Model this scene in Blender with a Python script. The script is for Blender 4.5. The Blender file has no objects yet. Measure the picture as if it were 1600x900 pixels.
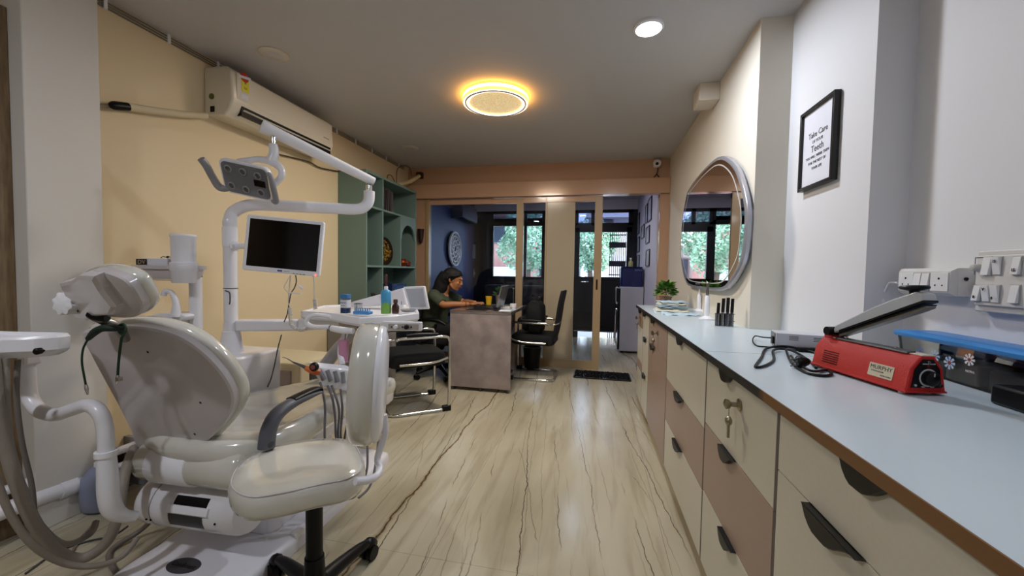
import bpy, bmesh, math, random
from mathutils import Vector, Matrix, noise
V = Vector
random.seed(7)
SC = bpy.context.scene
COL = SC.collection

# ------------------------------------------------------------------ camera
F_PX = 620.0
YAW, PITCH, ROLL = math.radians(11.85), math.radians(-2.3), math.radians(.93)
FW = V((-math.sin(YAW)*math.cos(PITCH), math.cos(YAW)*math.cos(PITCH), math.sin(PITCH)))
R0 = V((math.cos(YAW), math.sin(YAW), 0)); U0 = R0.cross(FW)
RT = R0*math.cos(ROLL) + U0*math.sin(ROLL)
UP = U0*math.cos(ROLL) - R0*math.sin(ROLL)
CAM = V((0, 0, 1.15))
cd = bpy.data.cameras.new('camera'); cam = bpy.data.objects.new('camera', cd); COL.objects.link(cam)
cd.sensor_fit = 'HORIZONTAL'; cd.sensor_width = 36; cd.lens = 36*F_PX/1600; cd.clip_start = .02; cd.clip_end = 200
m = Matrix((RT, UP, -FW)).transposed().to_4x4(); m.translation = CAM
cam.matrix_world = m
SC.camera = cam

# ------------------------------------------------------------------ sky, lights, exposure
SC.view_settings.view_transform = 'Standard'; SC.view_settings.look = 'None'
SC.view_settings.gamma = 1; SC.view_settings.use_curve_mapping = False
SC.view_settings.exposure = 0.0
SC.cycles.use_denoising = True
SC.cycles.max_bounces = 10; SC.cycles.diffuse_bounces = 5; SC.cycles.glossy_bounces = 5; SC.cycles.transmission_bounces = 8; SC.cycles.transparent_max_bounces = 12
SC.cycles.sample_clamp_indirect = 4.0; SC.cycles.caustics_reflective = False; SC.cycles.caustics_refractive = False
w = bpy.data.worlds.new('sky'); SC.world = w; w.use_nodes = True
nt = w.node_tree; bg = nt.nodes['Background']
tc = nt.nodes.new('ShaderNodeTexCoord'); sp = nt.nodes.new('ShaderNodeSeparateXYZ'); rp = nt.nodes.new('ShaderNodeValToRGB')
nt.links.new(tc.outputs['Generated'], sp.inputs[0]); nt.links.new(sp.outputs['Z'], rp.inputs[0]); nt.links.new(rp.outputs[0], bg.inputs['Color'])
rp.color_ramp.elements[0].color = (.80, .86, .97, 1); rp.color_ramp.elements[1].color = (.68, .80, 1, 1)
bg.inputs['Strength'].default_value = 9.5

def lamp(name, kind, loc, power, color, size=.2, rot=(0, 0, 0), **kw):
    l = bpy.data.lights.new(name, kind); l.energy = power; l.color = color
    if kind == 'AREA':
        l.shape = kw.get('shape', 'DISK'); l.size = size
        if 'size_y' in kw: l.size_y = kw['size_y']
        if 'spread' in kw: l.spread = kw['spread']
    else: l.shadow_soft_size = size
    o = bpy.data.objects.new(name, l); o.location = loc; o.rotation_euler = rot; COL.objects.link(o)
    return o
# downlight that shows in the frame; two unseen fill lamps added behind the camera
COOL = (.82, .89, 1.0)
lamp('downlight_and_fill_lamp', 'AREA', (.245, 2.265, 2.445), 17, COOL, .13)
lamp('downlight_and_fill_lamp', 'AREA', (.30, .25, 2.445), 5, COOL, .13)
lamp('downlight_and_fill_lamp', 'AREA', (-1.5, -.35, 2.445), 20, (.92, .94, 1), .13)
lamp('second_room_fill_lamp', 'AREA', (-.3, 5.6, 2.40), 9, (.78, .82, 1), .13)  # unseen lamp added to brighten the second room
WARM = (1.0, .90, .77)
lamp('ceiling_lamp_light', 'AREA', (-.768, 2.95, 2.405), 30, WARM, .44)

# ------------------------------------------------------------------ pixel of the photograph -> point at a real plane
def A(x, y, X=None, Y=None, Z=None, D=None):
    d = FW + RT*((x-800)/F_PX) - UP*((y-450)/F_PX)
    if D is None:
        if X is not None: D = (X-CAM.x)/d.x
        elif Y is not None: D = (Y-CAM.y)/d.y
        else: D = (Z-CAM.z)/d.z
    return CAM + d*D
def AP(pts, o, n):
    """points of an outline on the plane through o with normal n"""
    o, n = V(o), V(n); r = []
    for x, y in pts:
        d = FW + RT*((x-800)/F_PX) - UP*((y-450)/F_PX)
        r.append(CAM + d*((o-CAM).dot(n)/d.dot(n)))
    return r

# ------------------------------------------------------------------ materials
def lin(h):
    if isinstance(h, str):
        h = h.lstrip('#'); c = [int(h[i:i+2], 16)/255 for i in (0, 2, 4)]
        return tuple(((v+.055)/1.055)**2.4 if v > .04045 else v/12.92 for v in c) + (1,)
    return tuple(h)+(1,)
MATS = {}
def mat(name, col, rough=.5, metal=0, coat=0, var=0, scale=8, bump=0, bscale=60, emit=None, estr=0, trans=0, ior=1.45, alpha=1, col2=None, spec=.5, stretch=(1, 1, 1)):
    if name in MATS: return MATS[name]
    m = bpy.data.materials.new(name); m.use_nodes = True; nt = m.node_tree; b = nt.nodes['Principled BSDF']
    b.inputs['Base Color'].default_value = lin(col); b.inputs['Roughness'].default_value = rough
    b.inputs['Metallic'].default_value = metal; b.inputs['Coat Weight'].default_value = coat; b.inputs['Coat Roughness'].default_value = .08
    b.inputs['Transmission Weight'].default_value = trans; b.inputs['IOR'].default_value = ior; b.inputs['Alpha'].default_value = alpha
    b.inputs['Specular IOR Level'].default_value = spec
    if emit is not None:
        b.inputs['Emission Color'].default_value = lin(emit); b.inputs['Emission Strength'].default_value = estr
    if var or bump or col2:
        g = nt.nodes.new('ShaderNodeNewGeometry'); mp = nt.nodes.new('ShaderNodeMapping'); mp.inputs['Scale'].default_value = stretch
        nt.links.new(g.outputs['Position'], mp.inputs[0])
    if var or col2:
        n = nt.nodes.new('ShaderNodeTexNoise'); n.inputs['Scale'].default_value = scale; n.inputs['Detail'].default_value = 4
        nt.links.new(mp.outputs[0], n.inputs[0])
        r = nt.nodes.new('ShaderNodeValToRGB'); nt.links.new(n.outputs[0], r.inputs[0])
        c = lin(col); d = lin(col2) if col2 else tuple(max(0, v*(1-var)) for v in c[:3])+(1,)
        r.color_ramp.elements[0].position = .35; r.color_ramp.elements[0].color = d
        r.color_ramp.elements[1].position = .65; r.color_ramp.elements[1].color = c
        nt.links.new(r.outputs[0], b.inputs['Base Color'])
    if bump:
        n = nt.nodes.new('ShaderNodeTexNoise'); n.inputs['Scale'].default_value = bscale; n.inputs['Detail'].default_value = 3
        nt.links.new(mp.outputs[0], n.inputs[0])
        bp = nt.nodes.new('ShaderNodeBump'); bp.inputs['Strength'].default_value = bump; bp.inputs['Distance'].default_value = .004
        nt.links.new(n.outputs[0], bp.inputs['Height']); nt.links.new(bp.outputs[0], b.inputs['Normal'])
    MATS[name] = m; return m

def marble():
    m = bpy.data.materials.new('floor_marble'); m.use_nodes = True; nt = m.node_tree; b = nt.nodes['Principled BSDF']; N = nt.nodes.new; L = nt.links.new
    g = N('ShaderNodeNewGeometry')
    def noise_(scale, st, detail=5, rot=0, dist=0):
        mp = N('ShaderNodeMapping'); mp.inputs['Scale'].default_value = st; mp.inputs['Rotation'].default_value = (0, 0, rot); L(g.outputs['Position'], mp.inputs[0])
        n = N('ShaderNodeTexNoise'); n.inputs['Scale'].default_value = scale; n.inputs['Detail'].default_value = detail; n.inputs['Distortion'].default_value = dist
        L(mp.outputs[0], n.inputs[0]); return n
    def ramp(src, els):
        r = N('ShaderNodeValToRGB'); L(src, r.inputs[0])
        while len(r.color_ramp.elements) < len(els): r.color_ramp.elements.new(.5)
        for e, (p, c) in zip(r.color_ramp.elements, els): e.position = p; e.color = lin(c)
        return r
    def mix(f, a, c, mode='MIX'):
        x = N('ShaderNodeMix'); x.data_type = 'RGBA'; x.blend_type = mode
        if isinstance(f, float): x.inputs[0].default_value = f
        else: L(f, x.inputs[0])
        L(a, x.inputs[6]); 
        if isinstance(c, tuple): x.inputs[7].default_value = c
        else: L(c, x.inputs[7])
        return x.outputs[2]
    base = ramp(noise_(1.6, (1.6, .5, 1), 6, .1, .4).outputs[0], [(.3, '#a0967e'), (.5, '#b3aa92'), (.7, '#c2bcaa')]).outputs[0]
    streak = ramp(noise_(6, (2.6, .22, 1), 7, -.14, .25).outputs[0], [(.34, '#94805c'), (.48, '#ffffff'), (1, '#ffffff')]).outputs[0]
    c = mix(.22, base, streak, 'MULTIPLY')
    def math_(op, x, y=None, z=None):
        q = N('ShaderNodeMath'); q.operation = op
        for i, v in enumerate((x, y, z)):
            if v is None: continue
            if isinstance(v, (int, float)): q.inputs[i].default_value = v
            else: L(v, q.inputs[i])
        return q.outputs[0]
    sx = N('ShaderNodeSeparateXYZ'); L(g.outputs['Position'], sx.inputs[0])
    def vein(freq, lean, A1, s1, A2, w, dark, mlo, mhi, ms=(1.6, .5, 1), off=0.0):
        # long lines running down the room: distance to the nearest whole number of a wobbled cross coordinate
        u = math_('MULTIPLY_ADD', sx.outputs['Y'], lean, sx.outputs['X'])
        u = math_('MULTIPLY_ADD', u, freq, off)
        u = math_('MULTIPLY_ADD', noise_(s1, (1, .55, 1), 3).outputs[0], A1, u)
        u = math_('MULTIPLY_ADD', noise_(17, (1, .8, 1), 4).outputs[0], A2*freq, u)
        d = math_('ABSOLUTE', math_('SUBTRACT', math_('FRACT', u), .5))
        r = N('ShaderNodeMapRange'); L(d, r.inputs[0]); r.inputs[1].default_value = w*freq; r.inputs[2].default_value = w*freq*.3; r.inputs[3].default_value = 0; r.inputs[4].default_value = 1
        k = N('ShaderNodeMapRange'); L(noise_(2.6+off, ms, 3).outputs[0], k.inputs[0]); k.inputs[1].default_value = mlo; k.inputs[2].default_value = mhi
        return math_('MULTIPLY', math_('MULTIPLY', r.outputs[0], k.outputs[0]), dark)
    c = mix(vein(14, .10, 2.2, 1.1, .020, .0030, .45, .46, .60), c, lin('#54452c'))
    c = mix(vein(5.5, .12, 1.3, .9, .030, .0034, .85, .44, .54, off=.37), c, lin('#2e2417'))
    c = mix(vein(.65, .06, .5, .8, .035, .014, .5, .30, .45, off=.72), c, lin('#7a5526'))
    c = mix(vein(.65, .06, .5, .8, .035, .005, .9, .25, .4, off=.72), c, lin('#2e2417'))
    c = mix(vein(3.1, .30, .9, 1.4, .03, .0028, .6, .52, .6, off=.15), c, lin('#4a3b25'))
    L(c, b.inputs['Base Color']); b.inputs['Roughness'].default_value = .2; b.inputs['Specular IOR Level'].default_value = .45
    return m
M_FLOOR = marble()
CREAM = mat('cream_paint', '#e0ceaa', .7, bump=.15, bscale=25)
M_GREYP = mat('pale_grey_paint', '#d3cfc8', .6, bump=.08, bscale=25)
M_WHITEP = mat('white_paint', '#d9d8da', .6, bump=.08, bscale=25)
M_CEIL = mat('ceiling_paint', '#c3c1c1', .75, bump=.06, bscale=30)
M_PEACH = mat('peach_laminate', '#c39d80', .22, coat=.3)
M_PEACH2 = mat('cream_panel_laminate', '#b5a78f', .18, coat=.3)
M_GOLD = mat('brass_trim', '#c6a050', .3, metal=.8)
M_NAVY = mat('navy_paint', '#475180', .5)
M_LAV = mat('lavender_paint', '#cfccdc', .6)
M_BLACKW = mat('black_window_frame', '#0d0d10', .4)
M_BLACK = mat('black_plastic', '#08080a', .4, spec=.3)
M_BLACKF = mat('black_fabric', '#0a0a0b', .85, bump=.3, bscale=300)
M_CHROME = mat('chrome', '#d9d9d9', .12, metal=1)
M_STEEL = mat('brushed_steel', '#8d8a84', .35, metal=1)
M_BRASSD = mat('aged_brass', '#a39a84', .35, metal=1)
M_WHITE = mat('white_plastic', '#ececf2', .28, coat=.3)
M_WHITE2 = mat('white_enamel', '#e3e2e8', .3, coat=.4)
M_GREYS = mat('grey_plastic', '#8b8a8e', .4)
M_DGREY = mat('dark_grey_plastic', '#3a3b40', .4)
M_VINYL = mat('cream_vinyl_under_clear_cover', '#d6d4cc', .16, coat=1, col2='#c9c7bd', scale=5, bump=.25, bscale=14)
M_SHELL = mat('taupe_white_shell', '#c3bdbf', .3, coat=.5)
M_GREEN = mat('green_laminate', '#6d847c', .5)
M_GREEND = mat('green_laminate_inner', '#677c74', .55)
M_TOP = mat('white_worktop_laminate', '#c6d2da', .25, var=.04, scale=3)
M_CABW = mat('cream_cabinet_laminate', '#c9c5b6', .38, var=.03, scale=120)
M_CABT = mat('taupe_cabinet_laminate', '#a08a7c', .38, var=.03, scale=120)
M_SCREEN = mat('black_screen', '#020203', .08, coat=.3)
M_GLASS = mat('clear_glass', '#ffffff', 0, trans=1, ior=1.03, alpha=1)
M_MIRROR = mat('mirror_glass', '#e8e8ea', .015, metal=1)
M_PAPER = mat('white_paper', '#dcdce4', .7)
M_RED = mat('red_enamel', '#b51812', .48, bump=.35, bscale=700)
M_WOODD = mat('brown_worn_wood', '#6d4a26', .6, col2='#4a3018', scale=30)
def thin_glass(name, tint, refl):
    m = bpy.data.materials.new(name); m.use_nodes = True; nt = m.node_tree; nt.nodes.clear(); N = nt.nodes.new; L = nt.links.new
    o = N('ShaderNodeOutputMaterial'); t = N('ShaderNodeBsdfTransparent'); t.inputs[0].default_value = lin(tint); g = N('ShaderNodeBsdfGlossy'); g.inputs['Roughness'].default_value = .01
    f = N('ShaderNodeFresnel'); f.inputs[0].default_value = 1.5; x = N('ShaderNodeMixShader')
    k = N('ShaderNodeMath'); k.operation = 'MULTIPLY'; k.inputs[1].default_value = refl; L(f.outputs[0], k.inputs[0])
    L(k.outputs[0], x.inputs[0]); L(t.outputs[0], x.inputs[1]); L(g.outputs[0], x.inputs[2]); L(x.outputs[0], o.inputs[0])
    MATS[name] = m; return m
M_PANE = thin_glass('window_glass', '#e8edf2', .7)
M_CLEARP = thin_glass('clear_plastic', '#f0f2f4', 1.6)
M_SMOKE = thin_glass('smoky_clear_plastic', '#e4e5e0', 1.0)

M_TRANS = thin_glass('tinted_transom_glass', '#9299ac', .7)
# ------------------------------------------------------------------ mesh tools
def crom(pts, k=6, closed=False):
    pts = [V(p) for p in pts]; n = len(pts); out = []
    if n < 3: return pts
    rng = range(n if closed else n-1)
    for i in rng:
        if closed: p0, p1, p2, p3 = (pts[(i+j) % n] for j in (-1, 0, 1, 2))
        else: p0, p1, p2, p3 = pts[max(i-1, 0)], pts[i], pts[i+1], pts[min(i+2, n-1)]
        for s in range(k):
            t = s/k
            out.append(.5*((2*p1)+(p2-p0)*t+(2*p0-5*p1+4*p2-p3)*t*t+(3*p1-p0-3*p2+p3)*t**3))
    if not closed: out.append(pts[-1])
    return out
def rrect(w, h, r, k=5):
    """rounded rectangle outline centred at 0 as (x, y)"""
    o = []
    for cx, cy, a0 in ((w/2-r, h/2-r, 0), (-w/2+r, h/2-r, 90), (-w/2+r, -h/2+r, 180), (w/2-r, -h/2+r, 270)):
        for i in range(k+1):
            a = math.radians(a0+90*i/k); o.append((cx+r*math.cos(a), cy+r*math.sin(a)))
    return o
def frame(o, x, y):
    """matrix with origin o, local x and y axes"""
    x = V(x).normalized(); y = V(y); z = x.cross(y).normalized(); y = z.cross(x)
    M = Matrix((x, y, z)).transposed().to_4x4(); M.translation = V(o); return M
class MB:
    def __init__(s): s.v, s.f = [], []
    def add(s, vs, fs):
        o = len(s.v); s.v += [V(v) for v in vs]; s.f += [tuple(i+o for i in f) for f in fs]; return s
    def box(s, x0, x1, y0, y1, z0, z1, M=None):
        vs = [V((x, y, z)) for x in (x0, x1) for y in (y0, y1) for z in (z0, z1)]
        if M is not None: vs = [M @ v for v in vs]
        return s.add(vs, [(0, 1, 3, 2), (4, 6, 7, 5), (0, 4, 5, 1), (2, 3, 7, 6), (0, 2, 6, 4), (1, 5, 7, 3)])
    def ring(s, c, ax, r, n):
        ax = V(ax).normalized(); u = ax.orthogonal().normalized(); v = ax.cross(u)
        return [V(c)+(u*math.cos(2*math.pi*i/n)+v*math.sin(2*math.pi*i/n))*r for i in range(n)]
    def skin(s, rings, cap=True, closed=False):
        n = len(rings[0]); vs = [p for r in rings for p in r]; fs = []; m = len(rings)
        for k in range(m if closed else m-1):
            a, b = k*n, ((k+1) % m)*n
            for i in range(n): j = (i+1) % n; fs.append((a+i, a+j, b+j, b+i))
        if cap and not closed: fs.append(tuple(range(n))[::-1]); fs.append(tuple((m-1)*n+i for i in range(n)))
        return s.add(vs, fs)
    def cyl(s, p0, p1, r0, r1=None, n=20, cap=True):
        p0, p1 = V(p0), V(p1); r1 = r0 if r1 is None else r1
        ax = p1-p0
        return s.skin([s.ring(p0, ax, r0, n), s.ring(p1, ax, r1, n)], cap)
    def tube(s, pts, r, n=12, k=6, closed=False, smooth=True, cap=True):
        rs = r if isinstance(r, (list, tuple)) else None
        P = crom(pts, k, closed) if smooth else [V(p) for p in pts]
        if rs: 
            R = [x.x for x in crom([(q, 0, 0) for q in rs], k, closed)] if smooth else list(rs)
        else: R = [r]*len(P)
        N = len(P); t = (P[1]-P[0]).normalized(); u = t.orthogonal().normalized(); rings = []
        for i in range(N):
            a, b = (P[(i-1) % N], P[(i+1) % N]) if closed else (P[max(i-1, 0)], P[min(i+1, N-1)])
            t = (b-a).normalized(); u = (u-t*u.dot(t)).normalized(); v = t.cross(u)
            rings.append([P[i]+(u*math.cos(2*math.pi*j/n)+v*math.sin(2*math.pi*j/n))*R[i] for j in range(n)])
        return s.skin(rings, cap, closed)
    def coil(s, p0, p1, R, r, turns, n=6, per=12):
        p0, p1 = V(p0), V(p1); ax = (p1-p0).normalized(); u = ax.orthogonal().normalized(); v = ax.cross(u); N = turns*per
        pts = [p0.lerp(p1, i/N)+(u*math.cos(2*math.pi*i/per)+v*math.sin(2*math.pi*i/per))*R for i in range(N+1)]
        return s.tube(pts, r, n, smooth=False)
    def lathe(s, prof, o, ax=(0, 0, 1), n=28, cap=True):
        ax = V(ax).normalized(); return s.skin([s.ring(V(o)+ax*h, ax, max(r, 1e-4), n) for r, h in prof], cap)
    def prism(s, poly, M, h0, h1):
        n = len(poly); a = [M @ V((p[0], p[1], h0)) for p in poly]; b = [M @ V((p[0], p[1], h1)) for p in poly]
        return s.add(a+b, [tuple(range(n))[::-1], tuple(range(n, 2*n))]+[(i, (i+1) % n, n+(i+1) % n, n+i) for i in range(n)])
    def loft(s, pts, d, rings):
        """closed outline pts moved along d: rings [(inset, height)], the last one closed by a face fan"""
        pts = [V(p) for p in pts]; c = sum(pts, V())/len(pts); d = V(d).normalized(); R = []
        for ins, h in rings:
            R.append([p+(c-p).normalized()*ins*1.0+d*h if (c-p).length > ins else c+d*h for p in pts])
        return s.skin(R)
    def ball(s, c, r, n=16, m=10, M=None):
        r = V((r, r, r)) if isinstance(r, (int, float)) else V(r); c = V(c); rings = []
        for k in range(1, m):
            a = math.pi*k/m
            q = [V((r.x*math.sin(a)*math.cos(2*math.pi*i/n), r.y*math.sin(a)*math.sin(2*math.pi*i/n), r.z*math.cos(a))) for i in range(n)]
            rings.append([c+(M @ p if M is not None else p) for p in q])
        o = len(s.v); s.skin(rings, cap=False)
        top = c+(M @ V((0, 0, r.z)) if M is not None else V((0, 0, r.z))); bot = c-(M @ V((0, 0, r.z)) if M is not None else V((0, 0, r.z)))
        t = len(s.v); s.v += [top, bot]; e = o+(m-2)*n
        for i in range(n): j = (i+1) % n; s.f.append((t, o+j, o+i)); s.f.append((t+1, e+i, e+j))
        return s
    def build(s, name, m, parent=None, bevel=0, smooth=50, segs=2, fix=True):
        me = bpy.data.meshes.new(name); off = parent['_o'] if parent is not None and '_o' in parent else None
        base = V(off) if off is not None else V((0, 0, 0))
        me.from_pydata([tuple(v-base) for v in s.v], [], s.f)
        if fix:
            bm = bmesh.new(); bm.from_mesh(me); bmesh.ops.recalc_face_normals(bm, faces=bm.faces); bm.to_mesh(me); bm.free()
        me.materials.append(m)
        if smooth:
            me.shade_smooth(); me.set_sharp_from_angle(angle=math.radians(smooth))
        o = bpy.data.objects.new(name, me); COL.objects.link(o)
        if parent is not None: o.parent = parent; o['_o'] = tuple(base)
        if bevel:
            b = o.modifiers.new('bevel', 'BEVEL'); b.width = bevel; b.segments = segs; b.limit_method = 'ANGLE'; b.angle_limit = math.radians(40); b.harden_normals = False
        return o
def tag(o, label=None, cat=None, group=None, kind=None):
    if label: o['label'] = label
    if cat: o['category'] = cat
    if group: o['group'] = group
    if kind: o['kind'] = kind
    return o
def thing(name, loc, label=None, cat=None, group=None, kind=None):
    o = bpy.data.objects.new(name, None); o.location = loc; o['_o'] = tuple(loc); o.empty_display_size = .05
    COL.objects.link(o); return tag(o, label, cat, group, kind)
def place(root, loc, rz):
    root.location = loc; root.rotation_euler = (0, 0, rz)
def copy_tree(o, parent=None):
    c = o.copy(); COL.objects.link(c)
    if parent is not None: c.parent = parent
    for ch in list(o.children): copy_tree(ch, c)
    return c
def text(s, size, M, m, parent, name='lettering', align='CENTER', ext=.0004, bold=0, spacing=1):
    cu = bpy.data.curves.new('t', 'FONT'); cu.body = s; cu.size = size; cu.align_x = align; cu.align_y = 'CENTER'; cu.extrude = ext; cu.offset = bold; cu.space_character = spacing; cu.resolution_u = 2
    to = bpy.data.objects.new('t', cu); COL.objects.link(to); bpy.context.view_layer.update()
    me = bpy.data.meshes.new_from_object(to.evaluated_get(bpy.context.evaluated_depsgraph_get())); bpy.data.objects.remove(to); bpy.data.curves.remove(cu)
    base = V(parent['_o']) if '_o' in parent else V((0, 0, 0))
    me.transform(Matrix.Translation(-base) @ M); me.materials.clear(); me.materials.append(m); me.name = name
    o = bpy.data.objects.new(name, me); COL.objects.link(o); o.parent = parent; o['_o'] = tuple(base); return o

# ================================================================== ROOM SHELL
H = 2.47; YP = 4.85; YB = 7.2; XL = -2.42; XA, XB2, XC = .80, .95, 1.07; YA, YC = 2.30, 1.66; YR = -2.4
def structure(name): return thing(name, (0, 0, 0), kind='structure')
fl = MB().box(-2.6, 1.15, YR, YB+.1, -.06, -.004).build('floor', mat('tile_joint', '#8a7a58', .8), smooth=0); tag(fl, kind='structure'); fl['_o'] = (0, 0, 0)
xs = [XL-.1, -1.55, -.62, .315, 1.1]; ys = [YR, -.3, 1.45, 3.19, 4.86, 6.1, YB+.05]
for i in range(len(xs)-1):
    for j in range(len(ys)-1):
        MB().box(xs[i]+.0006, xs[i+1]-.0006, ys[j]+.0006, ys[j+1]-.0006, -.03, 0).build('floor_tile', M_FLOOR, fl, smooth=0)
tag(MB().box(-2.6, 1.15, YR, YP+.05, H, H+.1).build('ceiling', M_CEIL, smooth=0), kind='structure')
wl = MB().box(XL-.12, XL, YR, YP+.05, .17, H).build('wall_left', CREAM, smooth=0); tag(wl, kind='structure'); wl['_o'] = (0, 0, 0)
MB().box(XL-.12, XL-.012, YR, YP+.05, 0, .17).build('skirting', mat('stone_skirting', '#5a4a3a', .5, var=.3, scale=6), wl, smooth=0)
pc = MB().box(XL-.05, -2.31, 1.205, 1.465, 0, H).build('wall_column', M_GREYP, bevel=.004); tag(pc, kind='structure'); pc.name = 'wall_pier'
tag(MB().box(XL-.01, XL+.035, 1.0, 1.205, 0, 2.2).build('door_1', mat('brown_door_wood', '#8a7355', .5, col2='#6e5940', scale=14, stretch=(4, 4, .5)), bevel=.004), kind='structure')
tag(MB().box(XL-.01, XL+.03, YR, .98, 0, 2.2).build('door_2', MATS['brown_door_wood'], bevel=.004), kind='structure')
wr = structure('wall_right')
MB().box(XA, XA+.4, YA, YP+.05, 0, H).build('mirror_wall', mat('cream_white_paint', '#e0d9cb', .6, bump=.08, bscale=25), wr, smooth=0)
MB().box(XB2, XB2+.4, YC, YA, 0, H).build('picture_wall', M_WHITEP, wr, smooth=0)
MB().box(XC, XC+.4, YR, YC, 0, H).build('switch_wall', M_WHITEP, wr, smooth=0)
tag(MB().box(-2.6, 1.15, YR-.1, YR, 0, H).build('wall_back', M_WHITEP, smooth=0), kind='structure')
# partition to the second room
wp = structure('wall_front')
MB().box(-2.40, XA-.002, 4.76, 4.90, 2.07, 2.245).build('header_board', M_PEACH, wp, bevel=.003)
MB().box(XL, XA, 4.83, 4.90, 2.245, H).build('upper_board', M_PEACH, wp, smooth=0)
MB().box(XL, -2.165, 4.83, 4.90, 0, 2.07).build('side_panel', M_PEACH, wp, smooth=0)
MB().box(-2.165, -2.12, 4.815, 4.90, 0, 2.07).build('jamb', mat('gold_beige_frame', '#b3996c', .3, coat=.3), wp, bevel=.003)
MB().box(.70, XA, 4.80, 4.92, 0, 2.07).build('jamb', M_PEACH, wp, bevel=.003)
def slider(name, x0, x1, y, stiles, glasses, rail_h, handle=None, panel=None):
    t = structure(name)
    for a, b in stiles: MB().box(a, b, y-.02, y+.02, .0, 2.065).build('stile', M_STILE, t, bevel=.003)
    MB().box(x0, x1, y-.018, y+.018, 2.0, 2.065).build('top_rail', M_PEACH, t)
    MB().box(x0, x1, y-.018, y+.018, .0, rail_h).build('bottom_rail', M_STILE, t, bevel=.002)
    for a, b in glasses: MB().box(a, b, y-.003, y+.003, rail_h, 2.0).build('glass_pane', M_PANE, t, smooth=0)
    if panel: MB().box(panel[0], panel[1], y-.006, y+.014, rail_h, 2.03).build('infill_panel', M_PEACH2, t)
    if handle:
        h = MB().box(handle[0], handle[1], y-.023, y-.017, .955, 1.08).build('handle', mat('bronze_handle', '#6b4a2a', .35, metal=.7), t, bevel=.002)
        MB().box(handle[0]+.006, handle[1]-.006, y-.025, y-.02, .967, 1.068).build('finger_recess', M_BLACK, h)
    return t
M_STILE = mat('beige_gold_stile', '#b39a78', .3, coat=.3)
slider('door_3', -2.12, -.886, 4.865, [(-.975, -.886)], [(-2.12, -.975)], .10)
slider('door_4', -.886, .065, 4.835, [(-.024, .065), (-.612, -.592)], [(-.886, -.612), (-.255, -.024)], .10, (.005, .028), (-.592, -.255))
# second room
tag(MB().box(-2.37, -2.25, 4.9, YB, 0, H).build('wall_left', M_NAVY, smooth=0), kind='structure')
tag(MB().box(.69, 1.15, 4.92, YB, 0, H).build('wall_right', M_LAV, smooth=0), kind='structure')
tag(MB().box(-2.6, 1.15, 4.9, YB+.1, 2.44, 2.6).build('ceiling', mat('lavender_ceiling', '#c4c2d2', .7), smooth=0), kind='structure')
wb = structure('wall_back')
MB().box(-2.3, .75, YB-.02, YB+.1, 2.27, 2.47).build('beam', mat('lilac_white_paint', '#dddbe8', .6), wb, smooth=0)
MB().box(-2.3, -.40, YB, YB+.1, 0, 1.03).build('dado_panel', mat('dark_slate_panel', '#1b1b24', .4), wb, smooth=0)
MB().box(-2.3, -1.92, YB, YB+.1, 1.03, 2.27).build('pier', mat('dark_slate_panel', '#1b1b24', .4), wb, smooth=0)
MB().box(.60, .75, YB, YB+.1, 0, 2.27).build('pier', mat('dark_slate_panel', '#1b1b24', .4), wb, smooth=0)
wn = structure('window_1')
for a, b, c, d in ((-1.92, -.38, 1.03, 1.07), (-1.92, -.38, 2.0, 2.07), (-1.92, -.38, 2.22, 2.27), (-1.92, -1.88, 1.03, 2.27), (-1.30, -1.25, 1.03, 2.27), (-.97, -.91, 1.03, 2.27), (-.42, -.37, 1.03, 2.27)):
    MB().box(a, b, YB-.01, YB+.05, c, d).build('window_frame', M_BLACKW, wn)
MB().box(-1.9, -.4, YB+.01, YB+.016, 1.05, 2.05).build('glass_pane', M_PANE, wn, smooth=0); MB().box(-1.9, -.4, YB+.01, YB+.016, 2.05, 2.25).build('transom_pane', M_TRANS, wn, smooth=0)
MB().box(-1.9, -.4, YB+.02, YB+.03, 2.07, 2.14).build('roller_blind', mat('grey_blind', '#6a6c7c', .8), wn, smooth=0)
dr = structure('door_5')
for a, b, c, d, nm in ((-.38, -.29, 0, 1.96, 'stile'), (.52, .60, 0, 1.96, 'stile'), (-.38, .60, 1.88, 1.99, 'rail'), (-.38, .60, 1.02, 1.09, 'rail'), (-.38, .60, 0.12, .2, 'rail')):
    MB().box(a, b, YB-.015, YB+.045, c, d).build(nm, M_BLACKW, dr)
MB().box(-.29, .52, YB+.0, YB+.03, .2, 1.02).build('lower_panel', mat('maroon_black_panel', '#191318', .4), dr)
MB().box(-.29, .52, YB+.01, YB+.016, 1.09, 1.88).build('glass_pane', M_PANE, dr, smooth=0)
h = MB().cyl((-.25, YB-.05, 1.0), (-.12, YB-.05, 1.0), .012).cyl((-.18, YB-.05, 1.0), (-.18, YB-.01, 1.0), .01).build('handle', M_CHROME, dr)
wt = structure('window_2')
for a, b, c, d in ((-.38, .62, 1.99, 2.04), (-.38, .62, 2.22, 2.27), (-.38, -.32, 2.0, 2.27), (-.10, -.04, 2.0, 2.27), (.54, .62, 2.0, 2.27)):
    MB().box(a, b, YB-.01, YB+.05, c, d).build('window_frame', M_BLACKW, wt)
MB().box(-.35, .58, YB+.01, YB+.016, 2.02, 2.25).build('transom_pane', M_TRANS, wt, smooth=0)
tag(MB().box(-.36, .5, YB-.03, YB-.008, .11, .125).box(-.36, -.3, YB-.012, YB, .1, .12).build('trim_1', mat('white_door_sill', '#c9c9d8', .4), smooth=0), kind='structure')

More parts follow.
